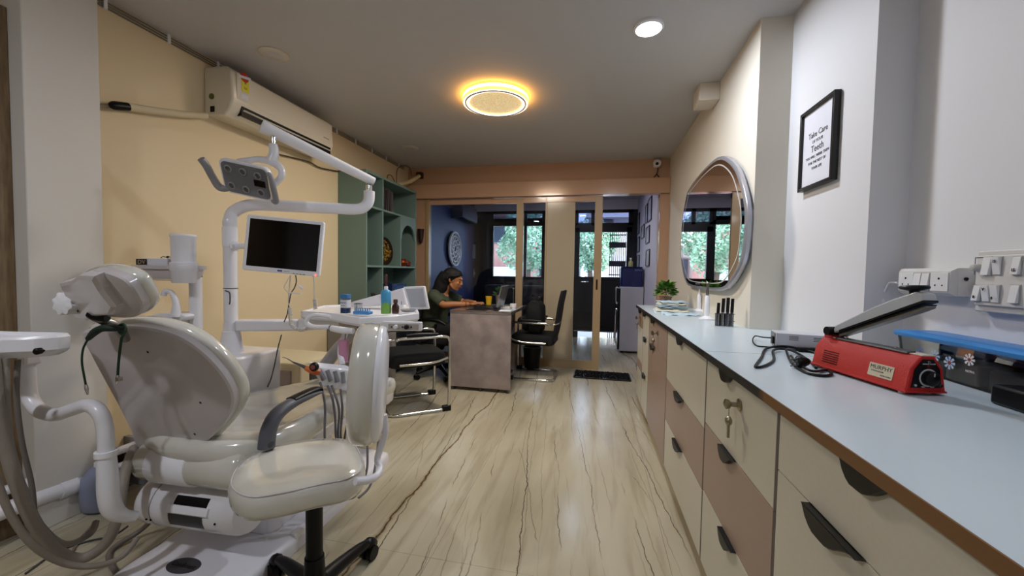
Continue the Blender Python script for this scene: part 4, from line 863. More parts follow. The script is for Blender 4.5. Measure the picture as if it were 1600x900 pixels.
MB().box(DX0-.001, DX1+.001, DY0-.004, DY0-.001, DZ-.004, DZ+.001).build('edge_strip', mat('brown_edge', '#7d6655', .4), dk)
for x in (DX0+.03, -1.06, DX1-.03): MB().cyl((x, DY0+.015, 0), (x, DY0+.015, .036), .012, n=12).build('foot', M_DGREY, dk)
for x in (DX0+.03, DX1-.15): MB().cyl((x, DY1-.04, 0), (x, DY1-.04, .036), .012, n=12).build('foot', M_DGREY, dk)
# laptop, its screen facing the woman
lq = V((-1.03, 3.98, DZ)); lp = thing('laptop', lq, 'open laptop with dark lid seen from its side on the desk', 'laptop')
MB().box(lq.x-.16, lq.x+.07, lq.y-.17, lq.y+.17, DZ+.001, DZ+.016).build('base', mat('dark_laptop', '#26262a', .3, metal=.4), lp, bevel=.003)
MB().box(lq.x-.10, lq.x+.04, lq.y-.15, lq.y+.15, DZ+.016, DZ+.0175).build('keyboard', M_BLACK, lp)
Ml = Matrix.Translation((lq.x+.07, lq.y, DZ+.016)) @ Matrix.Rotation(math.radians(14), 4, 'Y')
MB().box(-.004, .004, -.17, .17, 0, .225, Ml).build('lid', mat('grey_lid', '#8a8a8c', .25, metal=.5), lp, bevel=.002)
MB().box(-.0055, -.004, -.158, .158, .012, .213, Ml).build('screen', M_SCREEN, lp, smooth=0)
q = V((-1.145, 4.22, DZ)); t = thing('yellow_cup', q, 'bright yellow tapered cup standing on the desk', 'cup')
MB().lathe([(.026, 0), (.036, .105), (.034, .105), (.024, .004), (0, .004)], q, cap=False).build('body', mat('yellow_plastic', '#e0b31e', .4), t)
q = V((-1.06, 4.36, DZ)); t = thing('desk_plant', q, 'little dark green plant in a grey pot behind the laptop', 'plant')
MB().lathe([(.035, 0), (.045, .11), (.04, .11), (.035, .09), (0, .09)], q).build('pot', mat('grey_pot', '#6d655c', .6), t)
b = MB(); rnd = random.Random(5)
for k in range(60):
    a = rnd.uniform(0, 6.28); e = rnd.uniform(0, 1.4); r = rnd.uniform(.04, .085); c_ = q+V((r*math.cos(a)*math.cos(e), r*math.sin(a)*math.cos(e), .115+r*math.sin(e))); d = (c_-q-V((0, 0, .1))).normalized(); s_ = d.orthogonal(); b.add([c_-d*.02, c_+s_*.010, c_+d*.025, c_-s_*.010], [(0, 1, 2, 3)])
b.build('foliage', mat('dark_leaf', '#2c4a2a', .5), t, fix=False)['kind'] = 'stuff'
q = V((-.865, 4.20, DZ)); t = thing('desk_holder', q, 'white round holder with a thin stalk on the desk beside the stile', 'holder')
MB().lathe([(.036, 0), (.036, .03), (.03, .034), (.0, .034)], q).build('base', M_WHITE, t); MB().cyl(q+V((0, 0, .03)), q+V((0, 0, .19)), .004).build('stalk', M_STEEL, t); MB().ball(q+V((0, 0, .195)), .012).build('knob', M_STEEL, t)
tag(MB().box(-.90, -.79, 3.68, 3.80, DZ, DZ+.003).build('white_paper_sheet', M_PAPER), 'white paper sheet near the front corner of the desk', 'paper')
t = thing('paper_stack', (-.93, 4.1, DZ), 'grey white open papers behind the laptop', 'paper'); MB().box(-.98, -.86, 4.0, 4.12, DZ, DZ+.008).build('lower_sheets', M_PAPER, t); MB().box(-.97, -.865, 4.0, 4.10, DZ+.008, DZ+.012, Matrix.Rotation(.0, 4, 'Z')).build('top_sheet', M_CRM, t)
q = V((-.925, 3.70, DZ)); t = thing('black_stapler', q, 'small black stapler at the front edge of the desk', 'stapler')
MB().prism([(-.03, 0), (.03, 0), (.03, .008), (-.03, .008)], frame(q, (1, 0, 0), (0, 0, 1)), -.008, .008).build('base', M_BLACK, t); MB().prism([(-.03, .012), (-.03, .03), (.0, .036), (.03, .018), (.03, .012)], frame(q, (1, 0, 0), (0, 0, 1)), -.007, .007).build('arm', M_BLACK, t, bevel=.002)
t = thing('dark_folder', (-1.12, 3.70, DZ), 'thin dark folder lying at the front edge of the desk', 'folder'); MB().box(-1.22, -1.02, 3.65, 3.78, DZ, DZ+.004).build('cover', M_DGREY, t); MB().box(-1.218, -1.022, 3.652, 3.778, DZ+.004, DZ+.006).build('top_cover', M_BLACK, t)

# ================================================================== VISITOR CHAIRS (cantilever, chrome)
def visitor_chair(label, mesh_tall=True):
    t = thing('visitor_chair', (0, 0, 0), label, 'chair', 'chrome cantilever visitor chairs')
    w2 = .235; r = .013                                                # faces +x, origin under the middle of the runners
    for s in (-1, 1):
        MB().tube([(.0, s*w2, r), (.16, s*w2, r), (.225, s*w2, r+.004), (.245, s*w2, .05), (.25, s*w2, .2), (.25, s*w2, .50), (.245, s*w2, .585), (.21, s*w2, .615), (.08, s*w2, .615), (-.14, s*w2, .615), (-.18, s*w2, .60)], r, 10).build('side_tube', M_CHROME, t)
        MB().tube([(.15, s*w2, .636), (.0, s*w2, .640), (-.10, s*w2, .636)], [.016, .020, .016], 8).build('armrest_pad', M_BLACK, t)
        MB().box(.19, .262, s*w2-.018, s*w2+.018, 0, .045).build('corner_cap', M_BLACK, t, bevel=.006)
        MB().tube([(.235, s*w2, .44), (.1, s*(w2-.01), .405), (-.15, s*(w2-.02), .40)], .011, 8).build('seat_rail', M_CHROME, t)
    MB().tube([(.0, -w2, r), (-.16, -w2, r), (-.215, -w2+.02, r), (-.235, -w2+.07, r), (-.235, w2-.07, r), (-.215, w2-.02, r), (-.16, w2, r), (.0, w2, r)], r, 10).build('base_runner', M_CHROME, t)
    o = rrect(.47, .43, .07)
    MB().loft([V((x, y, .37)) for x, y in o], (0, 0, 1), [(.03, 0), (.0, .02), (.0, .09), (.02, .11), (.08, .115)]).build('seat', M_BLACKF, t)
    pr = [(-.20, .40), (-.235, .50), (-.26, .65), (-.28, .80), (-.305, .93), (-.31, .96)]
    rings = []
    for k, (x, z) in enumerate(crom([(a, 0, b_) for a, b_ in pr], 4) and [(p.x, p.z) for p in crom([(a, 0, b_) for a, b_ in pr], 4)]):
        f = k/20; hw = .20*(1-.25*max(0, f-.75)/.25)
        rings.append([V((x-.012, -hw, z)), V((x-.03, 0, z)), V((x-.012, hw, z)), V((x+.016, hw, z)), V((x+.0, 0, z)), V((x+.016, -hw, z))])
    MB().skin(rings).build('backrest', M_BLACKF, t, bevel=.006)
    MB().tube([(-.19, -.20, .60), (-.262, -.19, .61), (-.275, 0, .62), (-.262, .19, .61), (-.19, .20, .60)], .010, 8).build('back_bracket', M_CHROME, t)
    return t
vc = visitor_chair('black cantilever visitor chair with chrome sled base, in front of the bookcase')
place(vc, (-1.50, 3.10, 0), math.radians(38))
vc2 = copy_tree(vc); vc2['label'] = 'black cantilever visitor chair facing the desk from its right, by the glass partition'
place(vc2, (-.64, 4.36, 0), math.radians(180-2))
# backpack on the right chair
bp0 = V((-.615, 4.30, .49)); t = thing('backpack', bp0, 'rounded black backpack sitting on the visitor chair by the desk', 'bag')
MB().loft([V((bp0.x-.09, bp0.y+y, bp0.z+.17+z)) for y, z in rrect(.30, .36, .12)], (1, 0, 0), [(.05, -.02), (.0, .02), (.0, .13), (.05, .17)]).build('body', M_BLACKF, t)
MB().loft([V((bp0.x-.09, bp0.y+y, bp0.z+.11+z)) for y, z in rrect(.22, .18, .06)], (-1, 0, 0), [(0, .0), (.0, .035), (.02, .05)]).build('front_pocket', M_BLACKF, t)
MB().tube([bp0+V((.02, -.04, .345)), bp0+V((.02, -.03, .385)), bp0+V((.02, .03, .385)), bp0+V((.02, .04, .345))], .008, 8).build('handle', M_BLACK, t)
t = thing('waste_bin', (-.60, 4.68, 0), 'small black waste bin under the visitor chair beside the partition', 'bin')
MB().lathe([(.085, 0), (.11, .26), (.105, .26), (.08, .01), (0, .01)], (-.72, 4.66, 0), cap=False).build('body', M_BLACK, t); MB().lathe([(.105, .255), (.115, .258), (.115, .268), (.105, .268)], (-.72, 4.66, 0), cap=False).build('rim', M_BLACK, t)
# door mat
mt = [(-.215, 4.665), (.43, 4.765), (.385, 4.42), (-.19, 4.32)]
mt = [(-.22, 4.70), (.41, 4.70), (.41, 4.37), (-.22, 4.37)]
dm_ = thing('door_mat', (.1, 4.53, 0), 'black rectangular door mat on the floor before the sliding door', 'mat')
MB().prism([(.095+x, 4.53+y) for x, y in rrect(.62, .33, .02)], Matrix.Identity(4), .001, .012).build('base', M_BLACK, dm_, bevel=.003)
b = MB(); rnd = random.Random(3)
for k in range(2600):
    x, y = rnd.uniform(-.20, .39), rnd.uniform(4.38, 4.68); a = rnd.uniform(0, 3.14); b.add([(x, y, .011), (x+.012*math.cos(a), y+.012*math.sin(a), .011), (x+rnd.uniform(-.006, .006), y+rnd.uniform(-.006, .006), .022)], [(0, 1, 2)])
b.build('pile', mat('black_pile', '#101013', .95), dm_, fix=False, smooth=0)['kind'] = 'stuff'

# swivel chair of the woman
oc = thing('office_chair', (-1.66, 4.08, 0), 'black swivel office chair on castors that the woman sits in', 'chair')
c0 = V((-1.66, 4.08, 0))
for k in range(5):
    a = math.radians(20+72*k); e = V((math.cos(a), math.sin(a), 0)); s_ = V((-e.y, e.x, 0))
    MB().tube([c0+V((0, 0, .11)), c0+e*.15+V((0, 0, .095)), c0+e*.28+V((0, 0, .068))], [.028, .022, .016], 8).build('base_arm', M_BLACK, oc)
    w_ = c0+e*.28; cw = MB().cyl(w_+s_*.008+V((0, 0, .028)), w_+s_*.026+V((0, 0, .028)), .027).cyl(w_-s_*.026+V((0, 0, .028)), w_-s_*.008+V((0, 0, .028)), .027).cyl(w_+V((0, 0, .03)), w_+V((0, 0, .07)), .010).build('castor', M_BLACK, oc)
    MB().box(*sum([[u-.012, u+.012] for u in (w_+V((0, 0, .045)))], [])).build('castor_hood', M_CHROME, cw, bevel=.004)
MB().cyl(c0+V((0, 0, .10)), c0+V((0, 0, .30)), .028).build('gas_post', M_BLACK, oc); MB().cyl(c0+V((0, 0, .29)), c0+V((0, 0, .37)), .045, .09).build('tilt_housing', M_BLACK, oc)
MB().loft([c0+V((x, y, .37)) for x, y in rrect(.48, .46, .09)], (0, 0, 1), [(.03, 0), (.0, .02), (.0, .05), (.03, .075), (.1, .08)]).build('seat', M_BLACKF, oc)
MB().skin([[c0+V((x-.02, -h_, z)), c0+V((x-.045, 0, z)), c0+V((x-.02, h_, z)), c0+V((x+.02, h_, z)), c0+V((x+.0, 0, z)), c0+V((x+.02, -h_, z))] for x, z, h_ in ((-.20, .45, .19), (-.235, .58, .22), (-.25, .74, .22), (-.27, .88, .20), (-.28, .90, .17))]).build('backrest', M_BLACKF, oc, bevel=.008)
for s in (-1, 1):
    MB().tube([c0+V((-.1, s*.23, .40)), c0+V((-.02, s*.27, .42)), c0+V((.04, s*.275, .52)), c0+V((.07, s*.27, .60))], .016, 8).build('arm_support', M_BLACK, oc)
    MB().tube([c0+V((-.18, s*.26, .61)), c0+V((-.06, s*.27, .645)), c0+V((.08, s*.27, .64)), c0+V((.17, s*.265, .60))], [.016, .022, .022, .014], 8).build('armrest', M_BLACK, oc)

# ================================================================== THE SEATED WOMAN
wo = thing('person', (-1.62, 4.08, 0), 'seated woman in olive green short-sleeved top, long black hair, typing at the laptop', 'person')
WY = 4.08
M_SKIN = mat('brown_skin', '#ad7449', .5, col2='#a16a42', scale=8); M_HAIR = mat('black_hair', '#060507', .7, bump=.5, bscale=120, stretch=(1, 1, .1)); M_OLIVE = mat('olive_cotton', '#3f4836', .85, bump=.25, bscale=120)
def P2(x, z, y=0): return V((x, WY+y, z))
head = P2(-1.505, 1.055)
def seg(b, pts, rs, n=14): b.tube(pts, rs, n, 5); return b
def remesh(o, vox, sm=6, f=.6):
    r = o.modifiers.new('remesh', 'REMESH'); r.mode = 'VOXEL'; r.voxel_size = vox; r.use_smooth_shade = True
    s_ = o.modifiers.new('smooth', 'SMOOTH'); s_.factor = f; s_.iterations = sm; return o
b = MB()
seg(b, [P2(-1.70, .50), P2(-1.715, .60), P2(-1.70, .72), P2(-1.67, .84), P2(-1.635, .92)], [.135, .125, .12, .125, .075])
b.ball(P2(-1.70, .53), (.14, .17, .10)); b.ball(P2(-1.665, .83), (.095, .15, .11))
seg(b, [P2(-1.635, .90), P2(-1.595, .965), P2(-1.555, 1.01)], [.062, .05, .05])
Mhd = Matrix.Rotation(math.radians(12), 3, 'Y')
def Hd(x, y, z): return head+Mhd @ V((x, y, z))
b.ball(Hd(-.012, 0, .028), (.098, .076, .092), 20, 14, Mhd)            # skull
b.ball(Hd(.030, 0, -.030), (.060, .058, .082), 20, 14, Mhd)            # face
b.ball(Hd(.056, 0, -.088), (.024, .028, .022), 14, 10, Mhd)            # chin
b.tube([Hd(-.01, -.045, -.045), Hd(.03, -.035, -.080), Hd(.055, 0, -.092), Hd(.03, .035, -.080), Hd(-.01, .045, -.045)], .020, 8)   # jaw line
b.tube([Hd(.088, 0, .012), Hd(.096, 0, -.010), Hd(.105, 0, -.027), Hd(.096, 0, -.035)], [.008, .010, .0105, .008], 8)                 # nose
b.ball(Hd(.095, .009, -.032), (.009, .008, .006), 8, 6); b.ball(Hd(.095, -.009, -.032), (.009, .008, .006), 8, 6)
b.tube([Hd(.082, -.022, .026), Hd(.092, -.010, .026), Hd(.092, .010, .026), Hd(.082, .022, .026)], .009, 8)                           # brow
for s in (-1, 1):
    b.tube([Hd(.062, s*.038, -.018), Hd(.075, s*.026, -.030)], [.020, .015], 8)                                                     # cheek
    b.tube([Hd(-.008, s*.070, .012), Hd(-.018, s*.079, .006), Hd(-.018, s*.078, -.014), Hd(-.008, s*.072, -.028)], [.007, .010, .008, .006], 8)   # ear
    b.ball(Hd(.094, s*.006, -.0585), (.008, .012, .005), 8, 6)                                                                          # lips bulge
# arms
sh_n, el_n, wr_n = P2(-1.665, .885, -.165), P2(-1.535, .800, -.215), P2(-1.285, .808, -.13)
sh_f, el_f, wr_f = P2(-1.655, .885, .165), P2(-1.46, .800, .20), P2(-1.27, .810, .05)
for a, e, w_ in ((sh_n, el_n, wr_n), (sh_f, el_f, wr_f)):
    seg(b, [a.lerp(P2(-1.66, .87), .3), a, a.lerp(e, .5), e, e.lerp(w_, .35), e.lerp(w_, .75), w_], [.055, .054, .044, .037, .036, .028, .023])
    d = (w_-e).normalized(); d.z = 0; s_ = V((-d.y, d.x, 0))
    palm = w_+d*.045+V((0, 0, .0)); b.ball(palm, (.045, .030, .014), 12, 8, Matrix.Rotation(math.atan2(d.y, d.x), 3, 'Z'))
    tin = -1 if a.y < WY else 1
    for k, (o_, l_) in enumerate(((-.026, .058), (-.009, .068), (.009, .064), (.025, .050))):
        r0 = palm+d*.030+s_*o_; b.tube([r0-d*.02, r0+d*l_*.4+V((0, 0, .010)), r0+d*l_*.8+V((0, 0, .004)), r0+d*l_+V((0, 0, -.008))], [.0095, .0088, .008, .0072], 8)
    th = palm-d*.015-s_*tin*.026; b.tube([th, th+d*.022-s_*tin*.016+V((0, 0, -.002)), th+d*.048-s_*tin*.018+V((0, 0, -.006))], [.012, .0105, .009], 8)
# legs under the desk
for s in (-1, 1):
    seg(b, [P2(-1.68, .50, s*.09), P2(-1.45, .515, s*.10), P2(-1.26-.0, .50, s*.10)][:2]+[P2(-1.41-.0, .50, s*.10)], [.085, .07, .06])
    seg(b, [P2(-1.425, .50, s*.10), P2(-1.435, .30, s*.105), P2(-1.46, .08, s*.11)], [.056, .05, .035]); seg(b, [P2(-1.48, .045, s*.11), P2(-1.44, .035, s*.11), P2(-1.40, .025, s*.11)], [.035, .034, .024])
body = remesh(b.build('body', M_SKIN, wo), .0055, 5)
# clothes
b = MB()
seg(b, [P2(-1.705, .49), P2(-1.72, .60), P2(-1.705, .72), P2(-1.675, .83), P2(-1.645, .905)], [.150, .142, .138, .140, .095])
b.ball(P2(-1.705, .53), (.155, .185, .11)); b.ball(P2(-1.668, .83), (.108, .168, .115)); b.ball(P2(-1.60, .80, -.07), (.06, .06, .06)); b.ball(P2(-1.60, .80, .07), (.06, .06, .06))
for a, e in ((sh_n, el_n), (sh_f, el_f)): seg(b, [a.lerp(P2(-1.66, .87), .35), a+V((0, 0, .002)), a.lerp(e, .45), a.lerp(e, .86)], [.066, .068, .062, .058])
remesh(b.build('top', M_OLIVE, wo), .008, 6)
MB().tube([P2(-1.648, .935, 0)+V((.072*math.cos(a)-.0, .062*math.sin(a), .02*-math.cos(a))) for a in [i*math.pi/8 for i in range(16)]], .008, 6, closed=True, smooth=False).build('neckline', M_OLIVE, wo)
b = MB()
for s in (-1, 1): seg(b, [P2(-1.70, .50, s*.09), P2(-1.50, .52, s*.10), P2(-1.415, .50, s*.10)], [.10, .085, .072]); seg(b, [P2(-1.42, .51, s*.10), P2(-1.435, .30, s*.105), P2(-1.455, .12, s*.11)], [.068, .062, .055])
b.ball(P2(-1.71, .50), (.15, .18, .09))
remesh(b.build('trousers', mat('black_trousers', '#121214', .8), wo), .009, 4)
for s in (-1, 1): MB().ball(P2(-1.43, .035, s*.11), (.085, .042, .034)).build('shoe', M_BLACK, wo)
# hair: cap, long fall behind the shoulder
b = MB()
b.ball(Hd(-.030, 0, .040), (.104, .088, .094), 20, 14, Mhd)
b.ball(Hd(.030, 0, .076), (.058, .062, .040), 16, 10, Mhd)
for s in (-1, 1): b.tube([Hd(.070, s*.036, .066), Hd(.048, s*.062, .058), Hd(.018, s*.074, .048), Hd(-.030, s*.080, .040), Hd(-.055, s*.078, .0)], [.014, .018, .020, .024, .03], 8)
b.tube([Hd(-.075, 0, .04), Hd(-.105, -.005, -.04), Hd(-.120, -.02, -.12), Hd(-.155, -.03, -.22)], [.085, .090, .082, .06], 14)
b.ball(Hd(-.080, -.01, -.01), (.068, .092, .095), 14, 10, Mhd)
for k in range(9):
    y_ = -.075+k*.017; b.tube([Hd(-.06, y_, .08), Hd(-.13, y_*1.05, .0), Hd(-.16+.01*(k % 2), y_, -.10), Hd(-.19+.02*(k % 3), y_*.8, -.20-.01*(k % 2))], [.014, .017, .014, .008], 6)
remesh(b.build('hair', M_HAIR, wo), .007, 4)
for s in (-1, 1):
    MB().tube([Hd(.088, s*.014, .022), Hd(.084, s*.028, .026), Hd(.073, s*.040, .021)], [.003, .0035, .002], 6).build('eyebrow', M_HAIR, wo)
    ey = MB().ball(Hd(.0775, s*.028, .000), .0105, 12, 8).build('eye', mat('eye_white', '#8d8580', .2), wo); MB().ball(Hd(.0845, s*.029, -.003), (.0045, .0065, .006), 10, 6).build('iris', M_BLACK, ey)
    MB().tube([Hd(.084, s*.017, .005), Hd(.087, s*.027, .006), Hd(.078, s*.040, .002)], [.003, .0062, .003], 6).build('eyelid', M_SKIN, wo)
MB().tube([Hd(.098, -.018, -.0585), Hd(.103, -.006, -.055), Hd(.103, .006, -.055), Hd(.098, .018, -.0585)], [.002, .0045, .0045, .002], 6).tube([Hd(.098, -.016, -.061), Hd(.102, 0, -.066), Hd(.098, .016, -.061)], [.002, .005, .002], 6).build('lips', mat('lips', '#7c3a30', .4), wo)
wr = wr_n.lerp(el_n, .12); d = (wr_n-el_n).normalized()
b = MB(); u = d.orthogonal().normalized(); v_ = d.cross(u)
b.tube([wr+(u*math.cos(t_*math.pi/8)+v_*math.sin(t_*math.pi/8))*.024 for t_ in range(16)], .004, 6, closed=True, smooth=False).build('bracelet', mat('dark_red_thread', '#4a1712', .6), wo)
MB().lathe([(.006, 0), (.005, .002)], P2(-1.55, .80, -.11), (1, -.4, .1), 10).build('badge', M_PAPER, wo)

# ================================================================== DENTAL CHAIR
dc = thing('dental_chair', (-1.42, 1.5, 0), 'large dental chair in cream vinyl under clear covers, backrest raised', 'dental chair')
n_b = V((0, .94, .34)).normalized()                                    # out of the shell, towards the cushion
o_b = (-1.42, .976, .947)
pan = [(128, 521), (150, 515), (195, 510), (240, 514), (283, 528), (322, 556), (350, 588), (364, 616), (362, 640), (345, 668), (318, 694), (295, 706), (255, 707), (218, 700), (205, 672), (185, 632), (163, 592), (142, 552)]
PB = crom(AP(pan, o_b, n_b), 4, True)
cx = sum(PB, V())/len(PB)
MB().loft(PB, n_b, [(.02, -.004), (.006, -.003), (.0, .002), (-.002, .030)]).build('back_shell', M_SHELL, dc, smooth=30)
MB().loft(PB, n_b, [(.0, .022), (-.010, .028), (-.013, .038), (-.010, .056), (.004, .068), (.05, .076), (.14, .080)]).build('back_cushion', M_VINYL, dc, smooth=60)
for p in AP([(233, 549), (315, 628), (306, 677)], o_b, n_b): MB().lathe([(.0045, 0), (.003, .001)], p-n_b*.0045, -n_b, 12).build('screw_hole', M_BLACK, dc)
mid = None and MB().tube([AP([q_], o_b, n_b)[0]-n_b*.005 for q_ in ((190, 516), (222, 590), (268, 650), (300, 700))], [.002, .004, .004, .002], 6).build('shell_crease', M_SHELL, dc)
# headrest
n_h = V((.22, .84, .50)).normalized(); o_h = (-1.44, .862, 1.05)
hp = [(116, 436), (142, 424), (165, 424), (196, 436), (215, 458), (224, 480), (214, 494), (188, 496), (160, 492), (132, 486), (118, 466)]
PH = crom(AP(hp, o_h, n_h), 4, True)
MB().loft(PH, n_h, [(.02, -.006), (.004, -.004), (.0, .0), (.0, .022)]).build('headrest_shell', M_SHELL, dc, smooth=30)
MB().loft(PH, n_h, [(.0, .016), (-.003, .020), (-.004, .028), (.0, .038), (.012, .045), (.05, .048)]).build('headrest_cushion', M_VINYL, dc, smooth=60)
hbk = AP([(93, 443), (113, 438), (124, 430), (148, 431), (160, 452), (182, 480), (176, 492), (150, 494), (136, 501), (118, 499), (106, 474)], V(o_h)-n_h*.022, n_h)
hbc = sum(hbk, V())/len(hbk); MB().skin([[hbc+(p-hbc)*.86-n_h*.004 for p in hbk], hbk, [p+n_h*.026 for p in hbk]]).build('headrest_bracket', mat('grey_white_bracket', '#cbc6c8', .3, coat=.4), dc, smooth=0, bevel=.002)
kc = A(105, 474, D=1.12); kd = (V((.10, -.99, .05))).normalized()
b = MB(); u = kd.orthogonal().normalized(); v_ = kd.cross(u)
po = [kc+(u*math.cos(i*math.pi/16)+v_*math.sin(i*math.pi/16))*(.033 if (i//2) % 2 else .028) for i in range(32)]
b.skin([[p-kd*.022 for p in po], [p+kd*.012 for p in po], [kc+kd*.016+(p-kc)*.6 for p in po]]).build('adjusting_knob', M_WHITE, dc)
MB().cyl(A(125, 484, D=1.14), kc, .014).build('knob_stem', M_DGREY, dc)
MB().tube([A(146, 494, D=1.12), A(160, 500, D=1.13), A(185, 512, D=1.17), A(196, 530, D=1.24)], [.012, .013, .014, .012], 10).build('headrest_post', M_STEEL, dc)
MB().tube([A(142, 490, D=1.115), A(150, 494, D=1.115), A(168, 496, D=1.12)], .013, 10).build('post_clamp', M_BLACK, dc)
# lower roll, collar and seat
def cap_tube(p0, p1, r, nm, m, k=.35):
    p0, p1 = V(p0), V(p1); d = (p1-p0).normalized(); L_ = (p1-p0).length
    return MB().lathe([(r*.55, -r*k), (r*.9, -r*k*.5), (r, 0), (r, L_), (r*.9, L_+r*k*.5), (r*.55, L_+r*k)], p0, d, 32).build(nm, m, dc)
cap_tube((-1.62, 1.165, .425), (-1.20, 1.165, .435), .074, 'lumbar_roll', M_VINYL)
MB().lathe([(.075, 0), (.0795, .004), (.0795, .170), (.075, .174)], (-1.565, 1.165, .427), (1, 0, .02), 32).build('roll_collar', M_WHITE, dc)
sd = [(-1.655, 1.18), (-1.665, 1.40), (-1.66, 1.65), (-1.62, 1.95), (-1.60, 2.25), (-1.57, 2.36), (-1.42, 2.40), (-1.27, 2.36), (-1.24, 2.25), (-1.20, 1.95), (-1.15, 1.65), (-1.12, 1.40), (-1.14, 1.2), (-1.25, 1.12), (-1.42, 1.10), (-1.56, 1.12)]
def zs(y): return .0 if y < 1.5 else -.10*((y-1.5)/.9)**1.5
SP = [V((p.x, p.y, .455+zs(p.y))) for p in crom([(x, y, 0) for x, y in sd], 4, True)]
MB().loft(SP, (0, 0, 1), [(.03, -.010), (.006, .0), (-.006, .03), (-.006, .060), (.01, .085), (.05, .098), (.10, .094), (.17, .088)]).build('seat_cushion', M_VINYL, dc, smooth=70)
MB().loft(SP, (0, 0, 1), [(.06, -.07), (.02, -.05), (.015, .0)]).build('seat_pan', M_WHITE2, dc, smooth=50)
# motor drum and its details
MB().lathe([(.03, -.03), (.07, -.028), (.086, -.015), (.088, 0), (.088, .36), (.086, .40), (.080, .415), (.05, .42)], (-1.63, 1.20, .252), (1, 0, .03), 40).build('motor_drum', M_WHITE2, dc)
MB().lathe([(.045, 0), (.045, .05), (.03, .06)], (-1.63, 1.20, .262), (-1, 0, 0)).build('drum_cap', M_WHITE2, dc)
def drum(x, a, off=0): return V((x, 1.20-(.088+off)*math.cos(a), .252+(x+1.63)*.03+(.088+off)*math.sin(a)))
def drum_patch(x0, x1, a0, a1, nm, m, off=.001, th=.002):
    n = 8; r0 = [[drum(x, a0+(a1-a0)*i/n, off) for i in range(n+1)]+[drum(x, a0+(a1-a0)*i/n, off-th) for i in range(n, -1, -1)] for x in (x0, x1)]
    return MB().skin(r0).build(nm, m, dc)
drum_patch(-1.47, -1.325, .44, .78, 'service_slot', M_BLACK, .001, .006)
drum_patch(-1.485, -1.31, .16, .44, 'slot_ledge', M_WHITE, .008, .012)
drum_patch(-1.485, -1.335, -.45, .08, 'rating_plate', mat('dark_plate', '#37373c', .3, metal=.3), .001, .002)
for x in (-1.59, -1.57): 
    p = drum(x, -.35, .001); MB().ball(p, .004, 8, 6).build('screw', M_BLACK, dc)
p = drum(-1.28, -.1, .001); MB().ball(p, .004, 8, 6).build('screw', M_BLACK, dc)
MB().lathe([(.0875, 0), (.0892, .002), (.0892, .004), (.0875, .006)], (-1.575, 1.20, .254), (1, 0, .03), 40).build('drum_seam', M_GREYS, dc)
# lifting column and floor plate
MB().prism([(x-1.40, y+1.55) for x, y in rrect(.26, .42, .05)], Matrix.Identity(4), .055, .40).build('lift_column', M_WHITE2, dc, bevel=.01)
fp = crom([(-1.655, 1.06, 0), (-1.60, 1.03, 0), (-1.40, 1.02, 0), (-1.21, 1.03, 0), (-1.165, 1.07, 0), (-1.165, 1.3, 0), (-1.165, 1.7, 0), (-1.18, 2.1, 0), (-1.24, 2.16, 0), (-1.40, 2.17, 0), (-1.57, 2.16, 0), (-1.62, 2.1, 0), (-1.64, 1.7, 0), (-1.655, 1.3, 0)], 4, True)
MB().loft(fp, (0, 0, 1), [(0, 0), (.0, .040), (.012, .055), (.03, .060)]).build('floor_plate', M_WHITE2, dc, smooth=40)
q = A(287, 884, Z=.060); 
MB().skin([[q+V((.065*math.cos(i*math.pi/16), .038*math.sin(i*math.pi/16), h_)) for i in range(32)] for h_ in (0, .0015)]).build('logo_oval', mat('dark_oval_badge', '#3b3a3d', .4), dc)
text('Confident', .026, frame(q+V((0, 0, .0018)), (1, .0, 0), (0, 1, 0)), M_BLACK, dc, bold=.0006)
MB().prism([(-1.20, 1.36), (-1.168, 1.36), (-1.168, 1.62), (-1.20, 1.62)], Matrix.Identity(4), .02, .068).build('plate_step', M_WHITE, dc, bevel=.006)
# armrest
ar = [A(416, 700, X=-1.09), A(420, 672, X=-1.09), A(432, 648, X=-1.09), A(455, 630, X=-1.09), A(478, 619, X=-1.09), A(496, 612, X=-1.09)]
def ribbon(pts, w0, ths, nm, m, dz=0):
    P = crom(pts, 5); T = [t_.x for t_ in crom([(t_, 0, 0) for t_ in ths], 5)]; R = []
    for i, p in enumerate(P):
        t_ = (P[min(i+1, len(P)-1)]-P[max(i-1, 0)]).normalized(); u = V((1, 0, 0)); n_ = t_.cross(u).normalized(); h_ = T[i]/2
        R.append([p+n_*dz+u*(w0/2*math.cos(a))*1.0+n_*(h_*math.sin(a)) for a in [j*math.pi/8 for j in range(16)]])
    return MB().skin(R).build(nm, m, dc)
ribbon(ar, .052, [.056, .052, .046, .038, .030, .016], 'armrest', mat('slate_grey_plastic', '#55575f', .45))
ribbon([p+V((-.0, 0, .014)) for p in ar[3:]]+[ar[-1]+V((0, .004, .002))], .044, [.016, .018, .016, .006], 'armrest_pad', M_BLACK)
MB().ball(A(424, 694, X=-1.068), (.006, .014, .014)).build('armrest_pivot', M_DGREY, dc)

